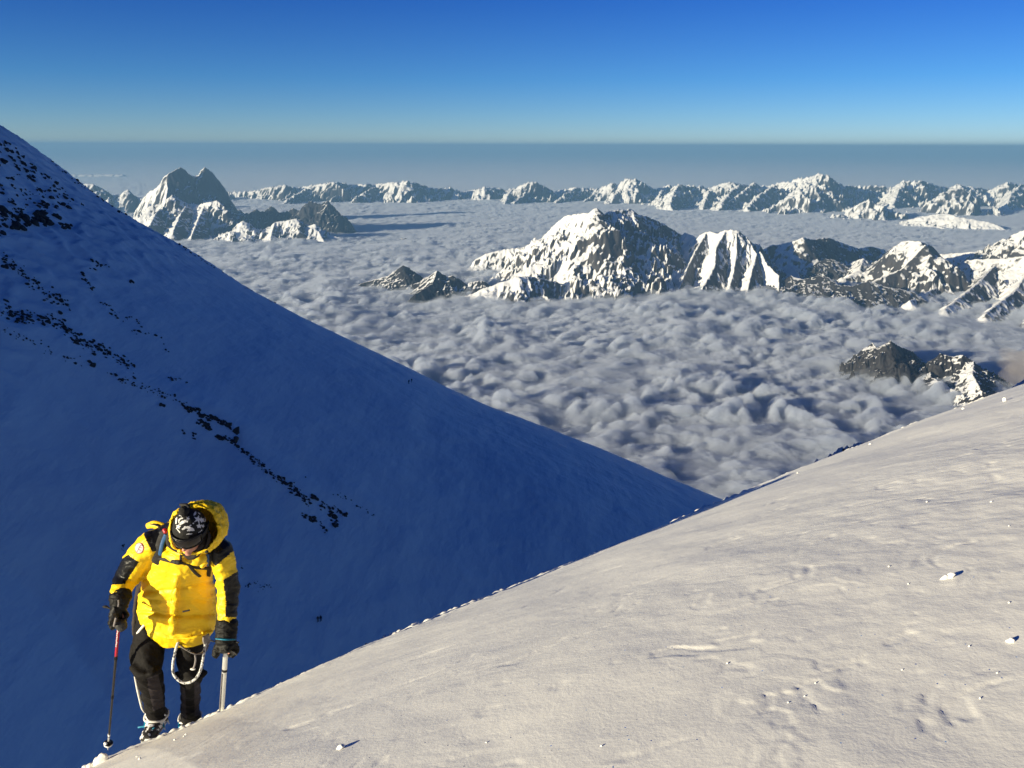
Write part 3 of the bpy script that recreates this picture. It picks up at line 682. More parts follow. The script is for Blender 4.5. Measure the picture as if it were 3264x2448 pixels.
def catmull(pts, n):
    pts = np.array([tuple(p) for p in pts], float); k = len(pts)
    P = np.vstack([2 * pts[0] - pts[1], pts, 2 * pts[-1] - pts[-2]]); out = []
    for i in range(k - 1):
        p0, p1, p2, p3 = P[i:i + 4]
        for j in range(n):
            t = j / n
            out.append(0.5 * ((2 * p1) + (-p0 + p2) * t + (2 * p0 - 5 * p1 + 4 * p2 - p3) * t * t + (-p0 + 3 * p1 - 3 * p2 + p3) * t ** 3))
    out.append(pts[-1]); return np.array(out)
def tube(pts, rad, seg=16, sub=4, up_hint=(0, 1, 0), flat=1.0, cap=True):
    """smooth tube; rad = number, list of numbers or list of (ra, rb): rb lies along the hint"""
    pts = [tuple(p) for p in pts]
    if isinstance(rad, (int, float)): rad = [rad] * len(pts)
    rad = [(a, a * flat) if isinstance(a, (int, float)) else a for a in rad]
    C_ = catmull(pts, sub) if sub > 1 and len(pts) > 2 else np.array(pts, float)
    kk = np.linspace(0, len(pts) - 1, len(C_)); RA = np.interp(kk, range(len(rad)), [a for a, b in rad]); RB = np.interp(kk, range(len(rad)), [b for a, b in rad])
    T = np.gradient(C_, axis=0); T /= np.linalg.norm(T, axis=1)[:, None] + 1e-12
    h = np.array(up_hint, float); V = []; F = []
    rings = []
    def ring(c, t, a, b):
        s_ = np.cross(t, h); s_ /= np.linalg.norm(s_) + 1e-12; q = np.cross(s_, t)
        return [tuple(c + s_ * a * math.cos(x) + q * b * math.sin(x)) for x in np.linspace(0, 2 * math.pi, seg, endpoint=False)]
    n = len(C_)
    if cap:
        for f in (0.35, 0.8):
            e = math.sqrt(1 - (1 - f) ** 2) if f < 1 else 1
            rings.append(ring(C_[0] - T[0] * RA[0] * (1 - f) * 0.7, T[0], RA[0] * e, RB[0] * e))
    for i in range(n): rings.append(ring(C_[i], T[i], RA[i], RB[i]))
    if cap:
        for f in (0.8, 0.35):
            e = math.sqrt(1 - (1 - f) ** 2)
            rings.append(ring(C_[-1] + T[-1] * RA[-1] * (1 - f) * 0.7, T[-1], RA[-1] * e, RB[-1] * e))
    for r in rings: V += r
    m = len(rings)
    for i in range(m - 1):
        for j in range(seg):
            a = i * seg + j; b = i * seg + (j + 1) % seg
            F.append((a, b, b + seg, a + seg))
    F.append(tuple(reversed(range(seg)))); F.append(tuple(range((m - 1) * seg, m * seg)))
    return V, F
_us = None
def ellipsoid(c, r, R=None, nu=20, nv=12):
    V = []; F = []
    R = np.eye(3) if R is None else np.array(R)
    c = np.array(tuple(c))
    for i in range(nv + 1):
        ph = math.pi * i / nv
        for j in range(nu):
            t = 2 * math.pi * j / nu
            V.append(tuple(c + R @ np.array((r[0] * math.sin(ph) * math.cos(t), r[1] * math.sin(ph) * math.sin(t), r[2] * math.cos(ph)))))
    for i in range(nv):
        for j in range(nu):
            a = i * nu + j; b = i * nu + (j + 1) % nu
            F.append((a, a + nu, b + nu, b))
    return V, F
def merge_(parts):
    V = []; F = []
    for v, f in parts:
        o = len(V); V += [tuple(p) for p in v]; F += [tuple(i + o for i in q) for q in f]
    return V, F
def mesh_(name, VF, mats, parent=None, smooth=True):
    me = bpy.data.meshes.new(name); me.from_pydata([tuple(map(float, p)) for p in VF[0]], [], VF[1])
    for m in (mats if isinstance(mats, (list, tuple)) else [mats]): me.materials.append(m)
    me.polygons.foreach_set('use_smooth', [smooth] * len(me.polygons)); me.update()
    o = bpy.data.objects.new(name, me); C.objects.link(o)
    if parent is not None: o.parent = parent; o.matrix_parent_inverse = parent.matrix_world.inverted()
    return o
def blend_(parts, voxel, smooth_it=6, fac=0.6):
    """union of overlapping closed shapes as one continuous skin"""
    VF = merge_(parts)
    me = bpy.data.meshes.new('tmp'); me.from_pydata([tuple(map(float, p)) for p in VF[0]], [], VF[1])
    bm = bmesh.new(); bm.from_mesh(me); bmesh.ops.remove_doubles(bm, verts=bm.verts, dist=1e-6); bmesh.ops.recalc_face_normals(bm, faces=bm.faces); bm.to_mesh(me); bm.free()
    o = bpy.data.objects.new('tmp', me); C.objects.link(o)
    m = o.modifiers.new('r', 'REMESH'); m.mode = 'VOXEL'; m.voxel_size = voxel; m.adaptivity = 0
    if smooth_it:
        q = o.modifiers.new('s', 'SMOOTH'); q.iterations = smooth_it; q.factor = fac
    dg = bpy.context.evaluated_depsgraph_get(); ev = o.evaluated_get(dg).to_mesh()
    V = np.empty(len(ev.vertices) * 3); ev.vertices.foreach_get('co', V); V = V.reshape(-1, 3)
    N = np.empty(len(ev.vertices) * 3); ev.vertices.foreach_get('normal', N); N = N.reshape(-1, 3)
    F = [tuple(p.vertices) for p in ev.polygons]
    o.evaluated_get(dg).to_mesh_clear(); bpy.data.objects.remove(o); bpy.data.meshes.remove(me)
    return V, F, N
def project(V):
    V = np.asarray(V); x = V @ CAMR; y = V @ CAMU; f = V @ CAMF
    return 1632 + x / f * F_PX, 1224 - y / f * F_PX
def inpoly(u, v, poly):
    ins = np.zeros(np.shape(u), bool); n = len(poly)
    for i in range(n):
        (x1, y1), (x2, y2) = poly[i], poly[(i + 1) % n]
        c = ((y1 > v) != (y2 > v)) & (u < (x2 - x1) * (v - y1) / (y2 - y1 + 1e-12) + x1)
        ins ^= c
    return ins
def fcent(V, F): return np.array([V[list(f)].mean(0) for f in F])
def cloth(name, col, rough=0.5, wr=120, amt=0.25, sheen=0.0, spec=0.4):
    b = NB(name); p = b.pos(); n = b.noise(p, wr, 4, 0.6); n2 = b.noise(b.vscale(p, (1, 1, 2.0)), 9, 4, 0.6, 0.6)
    c = b.mix(n2, tuple(x * 0.86 for x in col), tuple(min(1, x * 1.08) for x in col))
    m = b.set(Base_Color=c, Roughness=rough, Normal=b.bump(n2, 0.5, 0.02, b.bump(n, amt, 0.0015)))
    b.p.inputs['Specular IOR Level'].default_value = spec; return m
M_yel = cloth('yellow_nylon', (0.88, 0.58, 0.006), 0.5)
M_blk = cloth('black_nylon', (0.006, 0.006, 0.007), 0.40, spec=0.25)
M_pant = cloth('black_trousers', (0.008, 0.007, 0.007), 0.75, spec=0.15)
M_grey = cloth('dark_grey_trousers', (0.040, 0.034, 0.038), 0.8, spec=0.15)
M_glove = cloth('black_glove', (0.007, 0.007, 0.007), 0.6, spec=0.2); M_glg = cloth('grey_glove', (0.040, 0.040, 0.040), 0.6, spec=0.25)
M_web = cloth('black_webbing', (0.010, 0.009, 0.009), 0.7); M_blue = cloth('blue_webbing', (0.01, 0.07, 0.20), 0.6)
M_teal = cloth('teal_webbing', (0.01, 0.22, 0.36), 0.5); M_white = cloth('white_webbing', (0.72, 0.70, 0.66), 0.6); M_gweb = cloth('grey_webbing', (0.22, 0.20, 0.20), 0.7)
M_lining = cloth('dark_lining', (0.02, 0.015, 0.012), 0.8)
M_pack = cloth('brown_black_pack', (0.030, 0.022, 0.018), 0.8)
M_red = cloth('red_lacquer', (0.42, 0.02, 0.035), 0.35, amt=0.02)
M_skin = cloth('skin', (0.50, 0.24, 0.17), 0.5, amt=0.1)
M_frost = cloth('frosted_snow', (0.8, 0.8, 0.8), 0.8, 60, 0.8)
def metal(name, col, rough=0.35, met=1.0):
    b = NB(name); p = b.pos(); n = b.noise(p, 60, 3); return b.set(Base_Color=b.mix(n, tuple(x * 0.8 for x in col), col), Metallic=met, Roughness=rough)
M_alu = metal('aluminium', (0.75, 0.75, 0.73), 0.45, 0.6); M_dkm = metal('dark_carbon', (0.04, 0.038, 0.036), 0.35, 0.4); M_lens = metal('goggle_lens', (0.015, 0.012, 0.012), 0.12, 0.3)
M_boot = cloth('dark_boot', (0.03, 0.028, 0.027), 0.6)

# ------------------------------------------------------------------ the climber
FY = 4.95
root_p = W(*zb(780, 1330), FY)
person = bpy.data.objects.new('person', None); C.objects.link(person); person.location = root_p; person.empty_display_size = 0.2
tag(person, 'climber in yellow and black down jacket with hood up, looking down at the snow edge', 'person')
bpy.context.view_layer.update()
V3 = lambda a: np.array(tuple(a))
# joints (his right is on the left of the picture)
hipR, kneeR, ankR = PB_(660, -20, 5.05), PB_(590, 600, 4.86), PB_(682, 1135, 4.97)
hipL, kneeL, ankL = PB_(1010, -20, 5.08), PB_(1045, 610, 4.98), PB_(1045, 1150, 5.20)
shR, elR, wrR = PA_(585, 520, 4.86), PA_(330, 850, 4.92), PA_(250, 1080, 4.76)
shL, elL, wrL = PA_(1225, 600, 4.88), PA_(1315, 980, 4.90), PA_(1297, 1350, 4.82)
pelvis = PA_(815, 1330, 5.06); waist = PA_(825, 1080, 5.02); chest = PA_(860, 760, 4.93); neckb = PA_(900, 560, 4.86)
headc = PA_(938, 405, 4.66)
# head axes: crown and face directions
hu = np.array((0.03, -0.40, 0.915)); hu /= np.linalg.norm(hu); hf = np.array((-0.10, -0.92, -0.40)); hf -= hu * (hf @ hu); hf /= np.linalg.norm(hf); hr = np.cross(hf, hu)
HR = np.stack([hr, -hf, hu], 1)            # columns: local x, y (back), z (crown)
def HL(x, y, z): return V3(headc) + HR @ np.array((x, y, z))   # y negative = towards the face

# body: one continuous skin (mostly inside the clothes)
def fist(G, g, b, wrist, rg=0.017, rf=0.013, pw=0.046):
    """five-fingered hand closed round an axis g through G; b points from G to the back of the hand"""
    g = np.array(g, float); g /= np.linalg.norm(g); b = np.array(b, float); b -= g * (b @ g); b /= np.linalg.norm(b); c = np.cross(g, b)
    parts = []; G = V3(G); R0 = rg + rf * 0.9
    for i in range(4):
        off = (1.5 - i) * rf * 1.95; R1 = R0 * (1.0 + 0.10 * (1 - abs(i - 1.3) / 2)); end = (-175, -190, -180, -160)[i]
        arc = []
        for k, a in enumerate(np.linspace(35, end, 7)):
            rr_ = R1 * (1.28 if k == 0 else 1.15 if k == 1 else 1.0)
            arc.append(G + g * off + (b * math.cos(math.radians(a)) + c * math.sin(math.radians(a))) * rr_)
        parts.append(tube(arc, [rf * 1.1, rf * 1.12, rf, rf, rf * 0.95, rf * 0.9, rf * 0.8], 10, 3, g))
    w = V3(wrist); k0 = G + b * R0 * 1.05 + c * R0 * 0.35
    parts.append(tube([w, (w * 0.45 + k0 * 0.55) + b * 0.004, k0], [(pw * 0.62, pw * 0.5), (pw * 0.95, pw * 0.5), (pw * 0.95, pw * 0.42)], 14, 4, np.cross(g, k0 - w)))
    th0 = (w * 0.5 + k0 * 0.5) + g * pw * 0.55
    parts.append(tube([th0, th0 * 0.5 + (G + g * rf * 3.6 - c * R0 * 0.8) * 0.5 - c * 0.012, G + g * rf * 3.1 - b * R0 * 0.7 - c * R0 * 0.9, G + g * rf * 1.9 - b * R0 * 1.25 + c * 0.2 * R0], [rf * 1.25, rf * 1.25, rf * 1.1, rf * 0.95], 10, 4, g))
    return parts
poleR_top = PA_(252, 1215, 4.74); poleR_tip = PB_(148, 1462, 4.93)
poleR_dir = V3(poleR_top) - V3(poleR_tip); poleR_dir /= np.linalg.norm(poleR_dir)
GR = PA_(248, 1270, 4.735); bR = np.array((-0.85, -0.45, 0.2))
GL = PA_(1290, 1580, 4.78); gL = np.array((0.93, -0.35, 0.10)); bL = np.array((0.0, -0.35, 0.9))
body = []
body.append(tube([pelvis, V3(waist) + (0, 0.03, 0), V3(chest) + (0, 0.06, -0.03), V3(neckb) + (0, 0.03, -0.02)], [(0.14, 0.09), (0.125, 0.075), (0.145, 0.075), (0.06, 0.05)], 20, 4, (0, 1, 0)))
body.append(tube([V3(neckb) + (0, 0, -0.05), V3(neckb) * 0.5 + HL(0, 0.03, -0.06) * 0.5, HL(0, 0.03, -0.04)], [0.062, 0.056, 0.056], 14, 3))
body.append(ellipsoid(HL(0, 0.012, 0.015), (0.076, 0.095, 0.105), HR)); body.append(ellipsoid(HL(0, -0.030, -0.070), (0.054, 0.062, 0.055), HR))
body.append(ellipsoid(HL(0, -0.083, -0.108), (0.021, 0.017, 0.016), HR))                          # chin
body.append(tube([HL(0, -0.088, 0.0), HL(0, -0.104, -0.030), HL(0, -0.113, -0.045)], [0.009, 0.011, 0.013], 8, 3, hr)); body.append(ellipsoid(HL(0.011, -0.100, -0.047), (0.008, 0.009, 0.007), HR)); body.append(ellipsoid(HL(-0.011, -0.100, -0.047), (0.008, 0.009, 0.007), HR))
body.append(tube([HL(-0.024, -0.084, -0.076), HL(0, -0.094, -0.073), HL(0.024, -0.084, -0.076)], [0.004, 0.0065, 0.004], 8, 4, hu)); body.append(tube([HL(-0.020, -0.083, -0.085), HL(0, -0.093, -0.086), HL(0.020, -0.083, -0.085)], [0.004, 0.007, 0.004], 8, 4, hu))
for sx in (-1, 1): body.append(ellipsoid(HL(sx * 0.077, 0.012, -0.015), (0.009, 0.018, 0.031), HR)); body.append(ellipsoid(HL(sx * 0.032, -0.078, 0.008), (0.014, 0.012, 0.010), HR))
for sh, el, wr in ((shR, elR, wrR), (shL, elL, wrL)):
    body.append(tube([V3(chest) * 0.45 + V3(sh) * 0.55, sh, V3(sh) * 0.5 + V3(el) * 0.5, el, V3(el) * 0.5 + V3(wr) * 0.5, wr], [0.065, 0.058, 0.050, 0.040, 0.038, 0.028], 14, 4))
for hp, kn, an in ((hipR, kneeR, ankR), (hipL, kneeL, ankL)):
    body.append(tube([V3(pelvis) * 0.5 + V3(hp) * 0.5, hp, V3(hp) * 0.5 + V3(kn) * 0.5, kn, V3(kn) * 0.55 + V3(an) * 0.45, an], [0.09, 0.092, 0.080, 0.055, 0.052, 0.038], 14, 4))
    body.append(tube([V3(an) + (0, 0.03, -0.03), V3(an) + (0, -0.05, -0.05), V3(an) + (-0.02, -0.15, -0.07)], [0.036, 0.034, 0.028], 12, 3, (0, 0, 1)))
body += fist(GR, poleR_dir, bR, wrR, 0.017, 0.0065, 0.028) + fist(GL, gL, bL, wrL, 0.014, 0.0065, 0.026)
V, F, N = blend_(body, 0.0055, 3, 0.5)
mesh_('body', (V, F), M_skin, person)

# trousers ---------------------------------------------------------
leg = []
leg.append(tube([V3(pelvis) + (0, 0, 0.16), pelvis, V3(hipR) * 0.5 + V3(hipL) * 0.5 + (0, 0, -0.04)], [(0.17, 0.13), (0.185, 0.14), (0.15, 0.12)], 20, 3, (0, 1, 0)))
leg.append(tube([V3(hipR) + (-0.0, 0, 0.03), V3(hipR) * 0.5 + V3(kneeR) * 0.5 + (-0.015, 0, 0), V3(hipR) * 0.2 + V3(kneeR) * 0.8 + (-0.005, 0, 0), kneeR, V3(kneeR) * 0.62 + V3(ankR) * 0.38 + (0.005, 0, 0), V3(kneeR) * 0.25 + V3(ankR) * 0.75, V3(ankR) + (0, 0, 0.02)],
                [0.112, 0.104, 0.096, 0.090, 0.076, 0.069, 0.067], 22, 5))
leg.append(tube([V3(hipL) + (0, 0, 0.03), V3(hipL) * 0.5 + V3(kneeL) * 0.5, V3(hipL) * 0.2 + V3(kneeL) * 0.8, kneeL, V3(kneeL) * 0.62 + V3(ankL) * 0.38, V3(kneeL) * 0.25 + V3(ankL) * 0.75, V3(ankL) + (0, 0, -0.02)],
                [0.108, 0.100, 0.090, 0.082, 0.069, 0.065, 0.070], 22, 5))
# baggy fold of the thigh over the gaiter, cargo pocket
leg.append(tube([PB_(430, 560, 4.82), PB_(520, 650, 4.77), PB_(620, 650, 4.77), PB_(700, 600, 4.82)], 0.030, 12, 4)); leg.append(ellipsoid(PB_(455, 420, 4.92), (0.035, 0.07, 0.10)))
leg.append(tube([PB_(890, 640, 4.98), PB_(980, 700, 4.92), PB_(1120, 690, 4.92), PB_(1190, 620, 4.98)], 0.028, 12, 4))
V, F, N = blend_(leg, 0.0075, 7, 0.6)
w = fbm(V[:, 0] * 9 + V[:, 2] * 5, V[:, 2] * 12, 3, 401) * 0.006 + (ridged(V[:, 0] * 5 + V[:, 1] * 4, V[:, 2] * 8 + V[:, 0] * 6, 3, 402) - 0.8) * 0.006 - 0.003
V = V + N * w[:, None]
fc = fcent(V, F); u, v = project(fc); mats = np.zeros(len(F), int)
for poly in ([(570, 690), (695, 640), (740, 840), (760, 1000), (640, 1040), (600, 860)], [(920, 750), (985, 800), (1005, 1130), (950, 1080), (930, 900)], [(1085, 720), (1165, 740), (1165, 1080), (1090, 1100)]):
    mats[inpoly(u, v, [zb(*p) for p in poly]) & (fc[:, 1] < 6)] = 1
o = mesh_('trousers', (V, F), [M_pant, M_grey], person); o.data.polygons.foreach_set('material_index', mats)
mesh_('reflective_piping', tube([PB_(442, 670, 4.83), PB_(470, 800, 4.86), PB_(500, 930, 4.91), PB_(520, 1010, 4.93), PB_(545, 1060, 4.94)], [0.006, 0.009, 0.009, 0.008, 0.004], 8, 5), M_white, person)

# jacket -----------------------------------------------------------
J = []
def ring_pt(x0, x1, y, d): return PA_((x0 + x1) / 2, y, d)
torso = [(455, 1185, 1370, 5.03), (448, 1188, 1240, 5.03), (470, 1180, 1090, 5.02), (505, 1160, 930, 5.0), (560, 1150, 790, 4.97), (575, 1175, 670, 4.93), (600, 1200, 570, 4.90), (720, 1120, 480, 4.86)]
pts = [ring_pt(a, b, y - 70, d) for a, b, y, d in torso]; rads = []
for (a, b, y, d), p in zip(torso, pts): rads.append(((b - a) / 2 / 3.073 / F_PX * p.length * 0.95, (0.175, 0.175, 0.172, 0.17, 0.165, 0.155, 0.135, 0.11)[len(rads)]))
J.append(tube(pts, rads, 28, 4, (0.0, 1, 0)))
def limb(p, r, hint=(0, 1, 0)): return tube(p, r, 20, 5, hint)
mid = lambda a, b, t=0.5: V3(a) * (1 - t) + V3(b) * t
J.append(limb([PA_(700, 560, 4.9), shR, mid(shR, elR, 0.45) + (-0.015, 0, 0.01), elR, mid(elR, wrR, 0.5) + (-0.01, 0, 0), mid(elR, wrR, 0.92)], [0.085, 0.088, 0.085, 0.083, 0.073, 0.064]))
J.append(limb([PA_(1110, 600, 4.9), shL, mid(shL, elL, 0.5) + (0.01, 0, 0), elL, mid(elL, wrL, 0.5), mid(elL, wrL, 0.90)], [0.088, 0.086, 0.078, 0.075, 0.069, 0.062]))
J.append(ellipsoid(PA_(1375, 1100, 4.92), (0.035, 0.04, 0.045)))                 # the puffy elbow
# collar and lapel lumps
J.append(tube([PA_(690, 625, 4.80), PA_(770, 665, 4.74), PA_(860, 690, 4.72), PA_(890, 720, 4.73)], [0.026, 0.032, 0.030, 0.014], 14, 5))
J.append(tube([PA_(1100, 640, 4.80), PA_(1040, 690, 4.75), PA_(960, 700, 4.73), PA_(905, 715, 4.73)], [0.030, 0.040, 0.032, 0.012], 14, 5)); J.append(tube([PA_(1090, 700, 4.80), PA_(1060, 760, 4.79)], [0.03, 0.022], 14, 1))
J.append(tube([PA_(730, 560, 4.76), PA_(780, 610, 4.70), PA_(890, 640, 4.67), PA_(1000, 620, 4.69), PA_(1080, 570, 4.74)], [0.022, 0.024, 0.022, 0.024, 0.024], 14, 5))   # collar under the chin
# placket
J.append(tube([PA_(830, 770, 4.80), PA_(805, 900, 4.812), PA_(788, 1050, 4.825), PA_(772, 1230, 4.825), PA_(757, 1415, 4.84)], [(0.026, 0.020)] * 5, 12, 4, (0.15, 1, 0.35)))
# pocket flaps / hem roll
J.append(tube([PA_(448, 1325, 4.98), PA_(560, 1400, 4.895), PA_(700, 1450, 4.86), PA_(860, 1462, 4.86), PA_(1020, 1440, 4.88), PA_(1170, 1385, 4.96)], 0.013, 10, 6))
V, F, N = blend_(J, 0.006, 4, 0.6)
u, v = project(V); xa = (u - 300) * 3.073; ya = (v - 1560) * 3.073
front = np.clip(-(N[:, 1]), 0, 1) * 0.7 + 0.3
tor = ((xa > 430) & (xa < 1190) & (ya > 780)).astype(float)
curve = ya - 0.00035 * (xa - 800) ** 2 * -1
d = np.zeros(len(V))
for y0, tilt, dep, wd in ((965, -0.10, 0.011, 16), (1228, 0.02, 0.016, 12), (1085, 0.10, 0.005, 14)):
    ln = y0 + tilt * (xa - 800) + 22 * np.sin(xa / 170.0 + y0)
    d -= tor * dep * np.exp(-((ya - ln) / wd) ** 2)
    d += tor * dep * 0.4 * np.exp(-((ya - ln - 45) / 35) ** 2)
# hanging folds: streaks fanning from the arm pits and waist
fold = ridged(xa / 330 + ya / 500 + 0.3 * fbm(xa / 220, ya / 220, 3, 410), ya / 120 - xa / 420, 3, 411) - 0.85
d += front * 0.0032 * fold
arm = ((xa < 560) | (xa > 1150)).astype(float)
d += arm * 0.0045 * (ridged(xa / 260 + 3, ya / 95 + xa / 260, 3, 412) - 0.8)
d += 0.0012 * fbm(xa / 40, ya / 34 + V[:, 1] * 20, 3, 413) + 0.006 * fbm(xa / 130, ya / 110, 2, 414) - 0.004
V = V + N * d[:, None]
def paint(V, F, black):
    fc = fcent(V, F); u, v = project(fc); m = np.zeros(len(F), int)
    for poly in black: m[inpoly(u, v, [za(*p) for p in poly])] = 1
    return m
BLACK = [[(485, 440), (560, 300), (760, 330), (720, 560), (612, 605), (572, 612), (530, 540)],
         [(1130, 430), (1215, 400), (1330, 420), (1450, 560), (1345, 618), (1190, 752), (1135, 690)],
         [(330, 640), (440, 712), (388, 790), (300, 925), (160, 935), (140, 900), (240, 700)],
         [(1264, 888), (1410, 800), (1480, 900), (1480, 1200), (1395, 1252), (1283, 1252), (1292, 1100)]]
o = mesh_('jacket', (V, F), [M_yel, M_blk], person); o.data.polygons.foreach_set('material_index', paint(V, F, BLACK))
# small parts on the jacket
mesh_('zip_pull', tube([PA_(872, 1196, 4.832), PA_(932, 1184, 4.832)], 0.006, 8, 1), M_web, person)

# hood -------------------------------------------------------------
HC = PA_(975, 395, 4.72)
def hood():
    # opening rim traced round the face, swept back over the head
    rim = [(742, 560, 4.63), (722, 440, 4.64), (722, 330, 4.65), (760, 245, 4.66), (850, 180, 4.67), (950, 150, 4.69), (1050, 150, 4.70), (1140, 190, 4.70), (1200, 270, 4.69), (1228, 380, 4.67), (1215, 480, 4.65), (1160, 560, 4.64), (1090, 620, 4.64), (980, 650, 4.63), (880, 640, 4.63), (790, 610, 4.63)]
    R = np.array([V3(PA_(*p)) for p in rim]); c = R.mean(0)
    n = len(R); fine = []
    for i in range(n):
        p0, p1, p2, p3 = R[(i - 1) % n], R[i], R[(i + 1) % n], R[(i + 2) % n]
        for t in (0, .25, .5, .75): fine.append(0.5 * ((2 * p1) + (-p0 + p2) * t + (2 * p0 - 5 * p1 + 4 * p2 - p3) * t * t + (-p0 + 3 * p1 - 3 * p2 + p3) * t ** 3))
    R = np.array(fine); n = len(R); back = np.array((0.08, 0.97, -0.20)); back /= np.linalg.norm(back)
    rings = []; prof = [(0.0, 0.93), (0.02, 1.02), (0.06, 1.05), (0.11, 1.02), (0.16, 0.93), (0.205, 0.75), (0.235, 0.5), (0.25, 0.2)]
    for dd, k in prof: rings.append(c + (R - c) * k + back * dd)
    inner = [(0.235, 0.15), (0.22, 0.45), (0.19, 0.68), (0.15, 0.83), (0.10, 0.90), (0.05, 0.90), (0.015, 0.87)]
    for dd, k in inner: rings.append(c + (R - c) * k + back * (dd - 0.012))
    V = np.concatenate(rings); F = []; m = len(rings)
    np_outer = len(prof)
    for i in range(m):
        if i == np_outer - 1: continue
        a0 = i * n; b0 = ((i + 1) % m) * n
        for j in range(n): F.append((a0 + j, a0 + (j + 1) % n, b0 + (j + 1) % n, b0 + j))
    F.append(tuple(range((np_outer - 1) * n, np_outer * n))); F.append(tuple(reversed(range(np_outer * n, (np_outer + 1) * n))))
    return V, F, c, R, back
HV, HF, hc0, rimR, hback = hood()
V, F, N = blend_([(HV, HF)], 0.005, 4, 0.5)
ang = np.arctan2((V - hc0) @ CAMU, (V - hc0) @ CAMR); dep = (V - hc0) @ hback
dd = 0.006 * (ridged(ang * 2.3, dep * 22 + ang, 3, 421) - 0.8) - 0.006 * np.exp(-((np.mod(dep + 0.01, 0.075) - 0.037) / 0.006) ** 2) + 0.004 * fbm(ang * 5, dep * 40, 3, 423)
V = V + N * dd[:, None]
hood_o = mesh_('hood', (V, F), [M_yel], person)
# inner face fleece (dark) ring and drawcord
mesh_('hood_lining', tube([PA_(790, 330, 4.70), PA_(745, 440, 4.67), PA_(745, 530, 4.66), PA_(830, 590, 4.66), PA_(900, 610, 4.65), PA_(990, 600, 4.66), PA_(1060, 540, 4.67), PA_(1090, 440, 4.70)], [0.016, 0.02, 0.022, 0.02, 0.014, 0.02, 0.02, 0.016], 12, 5), M_lining, person)
mesh_('hood_lining', tube([PA_(1115, 400, 4.675), PA_(1130, 460, 4.665), PA_(1110, 540, 4.66), PA_(1075, 590, 4.655)], [0.005, 0.011, 0.010, 0.005], 10, 5), M_lining, person)
mesh_('hood_toggle', ellipsoid(PA_(1103, 610, 4.62), (0.011, 0.009, 0.009)), M_web, person)
mesh_('hood_tab', tube([PA_(845, 150, 4.70), PA_(905, 155, 4.69), PA_(930, 175, 4.68)], [0.008, 0.012, 0.006], 10, 4), M_web, person)

# hat --------------------------------------------------------------
hv, hfc = ellipsoid((0, 0, 0), (1, 1, 1), None, 160, 100)
hv = np.array(hv); keep = []
q = hv.copy(); lowz = -0.30
q[:, 2] = np.maximum(q[:, 2], lowz)
loc = q * np.array((0.094, 0.112, 0.122)) + np.array((0, 0.008, 0.018))
loc[:, 0:2] *= (1 + 0.03 * np.clip((-q[:, 2] + 0.05) * 3, 0, 1))[:, None]
lump = 0.0025 * fbm(loc[:, 0] * 30, loc[:, 2] * 30 + loc[:, 1] * 20, 3, 431)
Vh = (HR @ (loc * (1 + lump[:, None] * 8)).T).T + V3(headc)
fcen = fcent(Vh, hfc); hu_, hv_ = project(fcen); zx = (hu_ - 400) * 7.373; zy = (hv_ - 1590) * 7.373
hd = (fcen - V3(headc)) @ (-CAMF)
def star(cx, cy, r, rot, k=0.42): return [(cx + (r if i % 2 == 0 else r * k) * math.sin(rot + i * math.pi / 5), cy - (r if i % 2 == 0 else r * k) * math.cos(rot + i * math.pi / 5)) for i in range(10)]
shapes = [star(1295, 375, 58, .3), star(1400, 300, 55, .1), star(1468, 462, 52, .5), star(1700, 480, 112, .25, .36), star(1800, 500, 75, .9, .5), star(1240, 655, 62, .2, .5), star(1730, 640, 62, .0, .6), star(1820, 640, 45, .5),
          [(1240, 560), (1245, 480), (1300, 440), (1355, 445), (1350, 470), (1300, 480), (1265, 520), (1255, 580)],
          [(1265, 610), (1270, 560), (1330, 515), (1410, 495), (1470, 520), (1465, 550), (1400, 560), (1340, 590), (1290, 620)],
          [(1600, 400), (1605, 340), (1650, 290), (1665, 340), (1640, 385)], [(1700, 320), (1750, 340), (1755, 370), (1715, 350)], [(1385, 400), (1400, 355), (1450, 345), (1420, 380)],
          [(1170, 580), (1175, 460), (1215, 420), (1210, 520), (1195, 600)],
          [(1320, 715), (1385, 650), (1470, 640), (1540, 660), (1590, 690), (1630, 745), (1560, 760), (1430, 755), (1470, 720), (1440, 690), (1350, 730)],
          [(1490, 620), (1530, 605), (1560, 630), (1520, 650)], [(1180, 690), (1210, 700), (1295, 790), (1270, 800)], [(1430, 835), (1500, 815), (1590, 820), (1560, 832), (1490, 838)],
          [(1660, 805), (1730, 780), (1800, 720), (1800, 740), (1740, 790)], [(1575, 570), (1610, 560), (1605, 590), (1580, 590)]]
mh = np.zeros(len(hfc), int)
for s_ in shapes: mh[inpoly(zx, zy, s_) & (hd > 0)] = 1
bk = (hd <= 0) & (worley(fcen[:, 0] * 38, fcen[:, 2] * 38, 433) < 0.10); mh[bk] = 1
M_knit = cloth('black_knit', (0.010, 0.010, 0.010), 0.9, 260, 0.5); M_knitw = cloth('white_knit', (0.70, 0.69, 0.66), 0.9, 260, 0.5)
o = mesh_('hat', (Vh, hfc), [M_knit, M_knitw], person); o.data.polygons.foreach_set('material_index', mh)
pom = ico(4)[0]; pf = ico(4)[1]; pv_ = pom * (0.030 + 0.006 * fbm(pom[:, 0] * 6 + pom[:, 1] * 4, pom[:, 2] * 7, 3, 441))[:, None] + HL(0.008, 0.012, 0.158)
mesh_('pompom', (pv_, pf), M_knit, o)
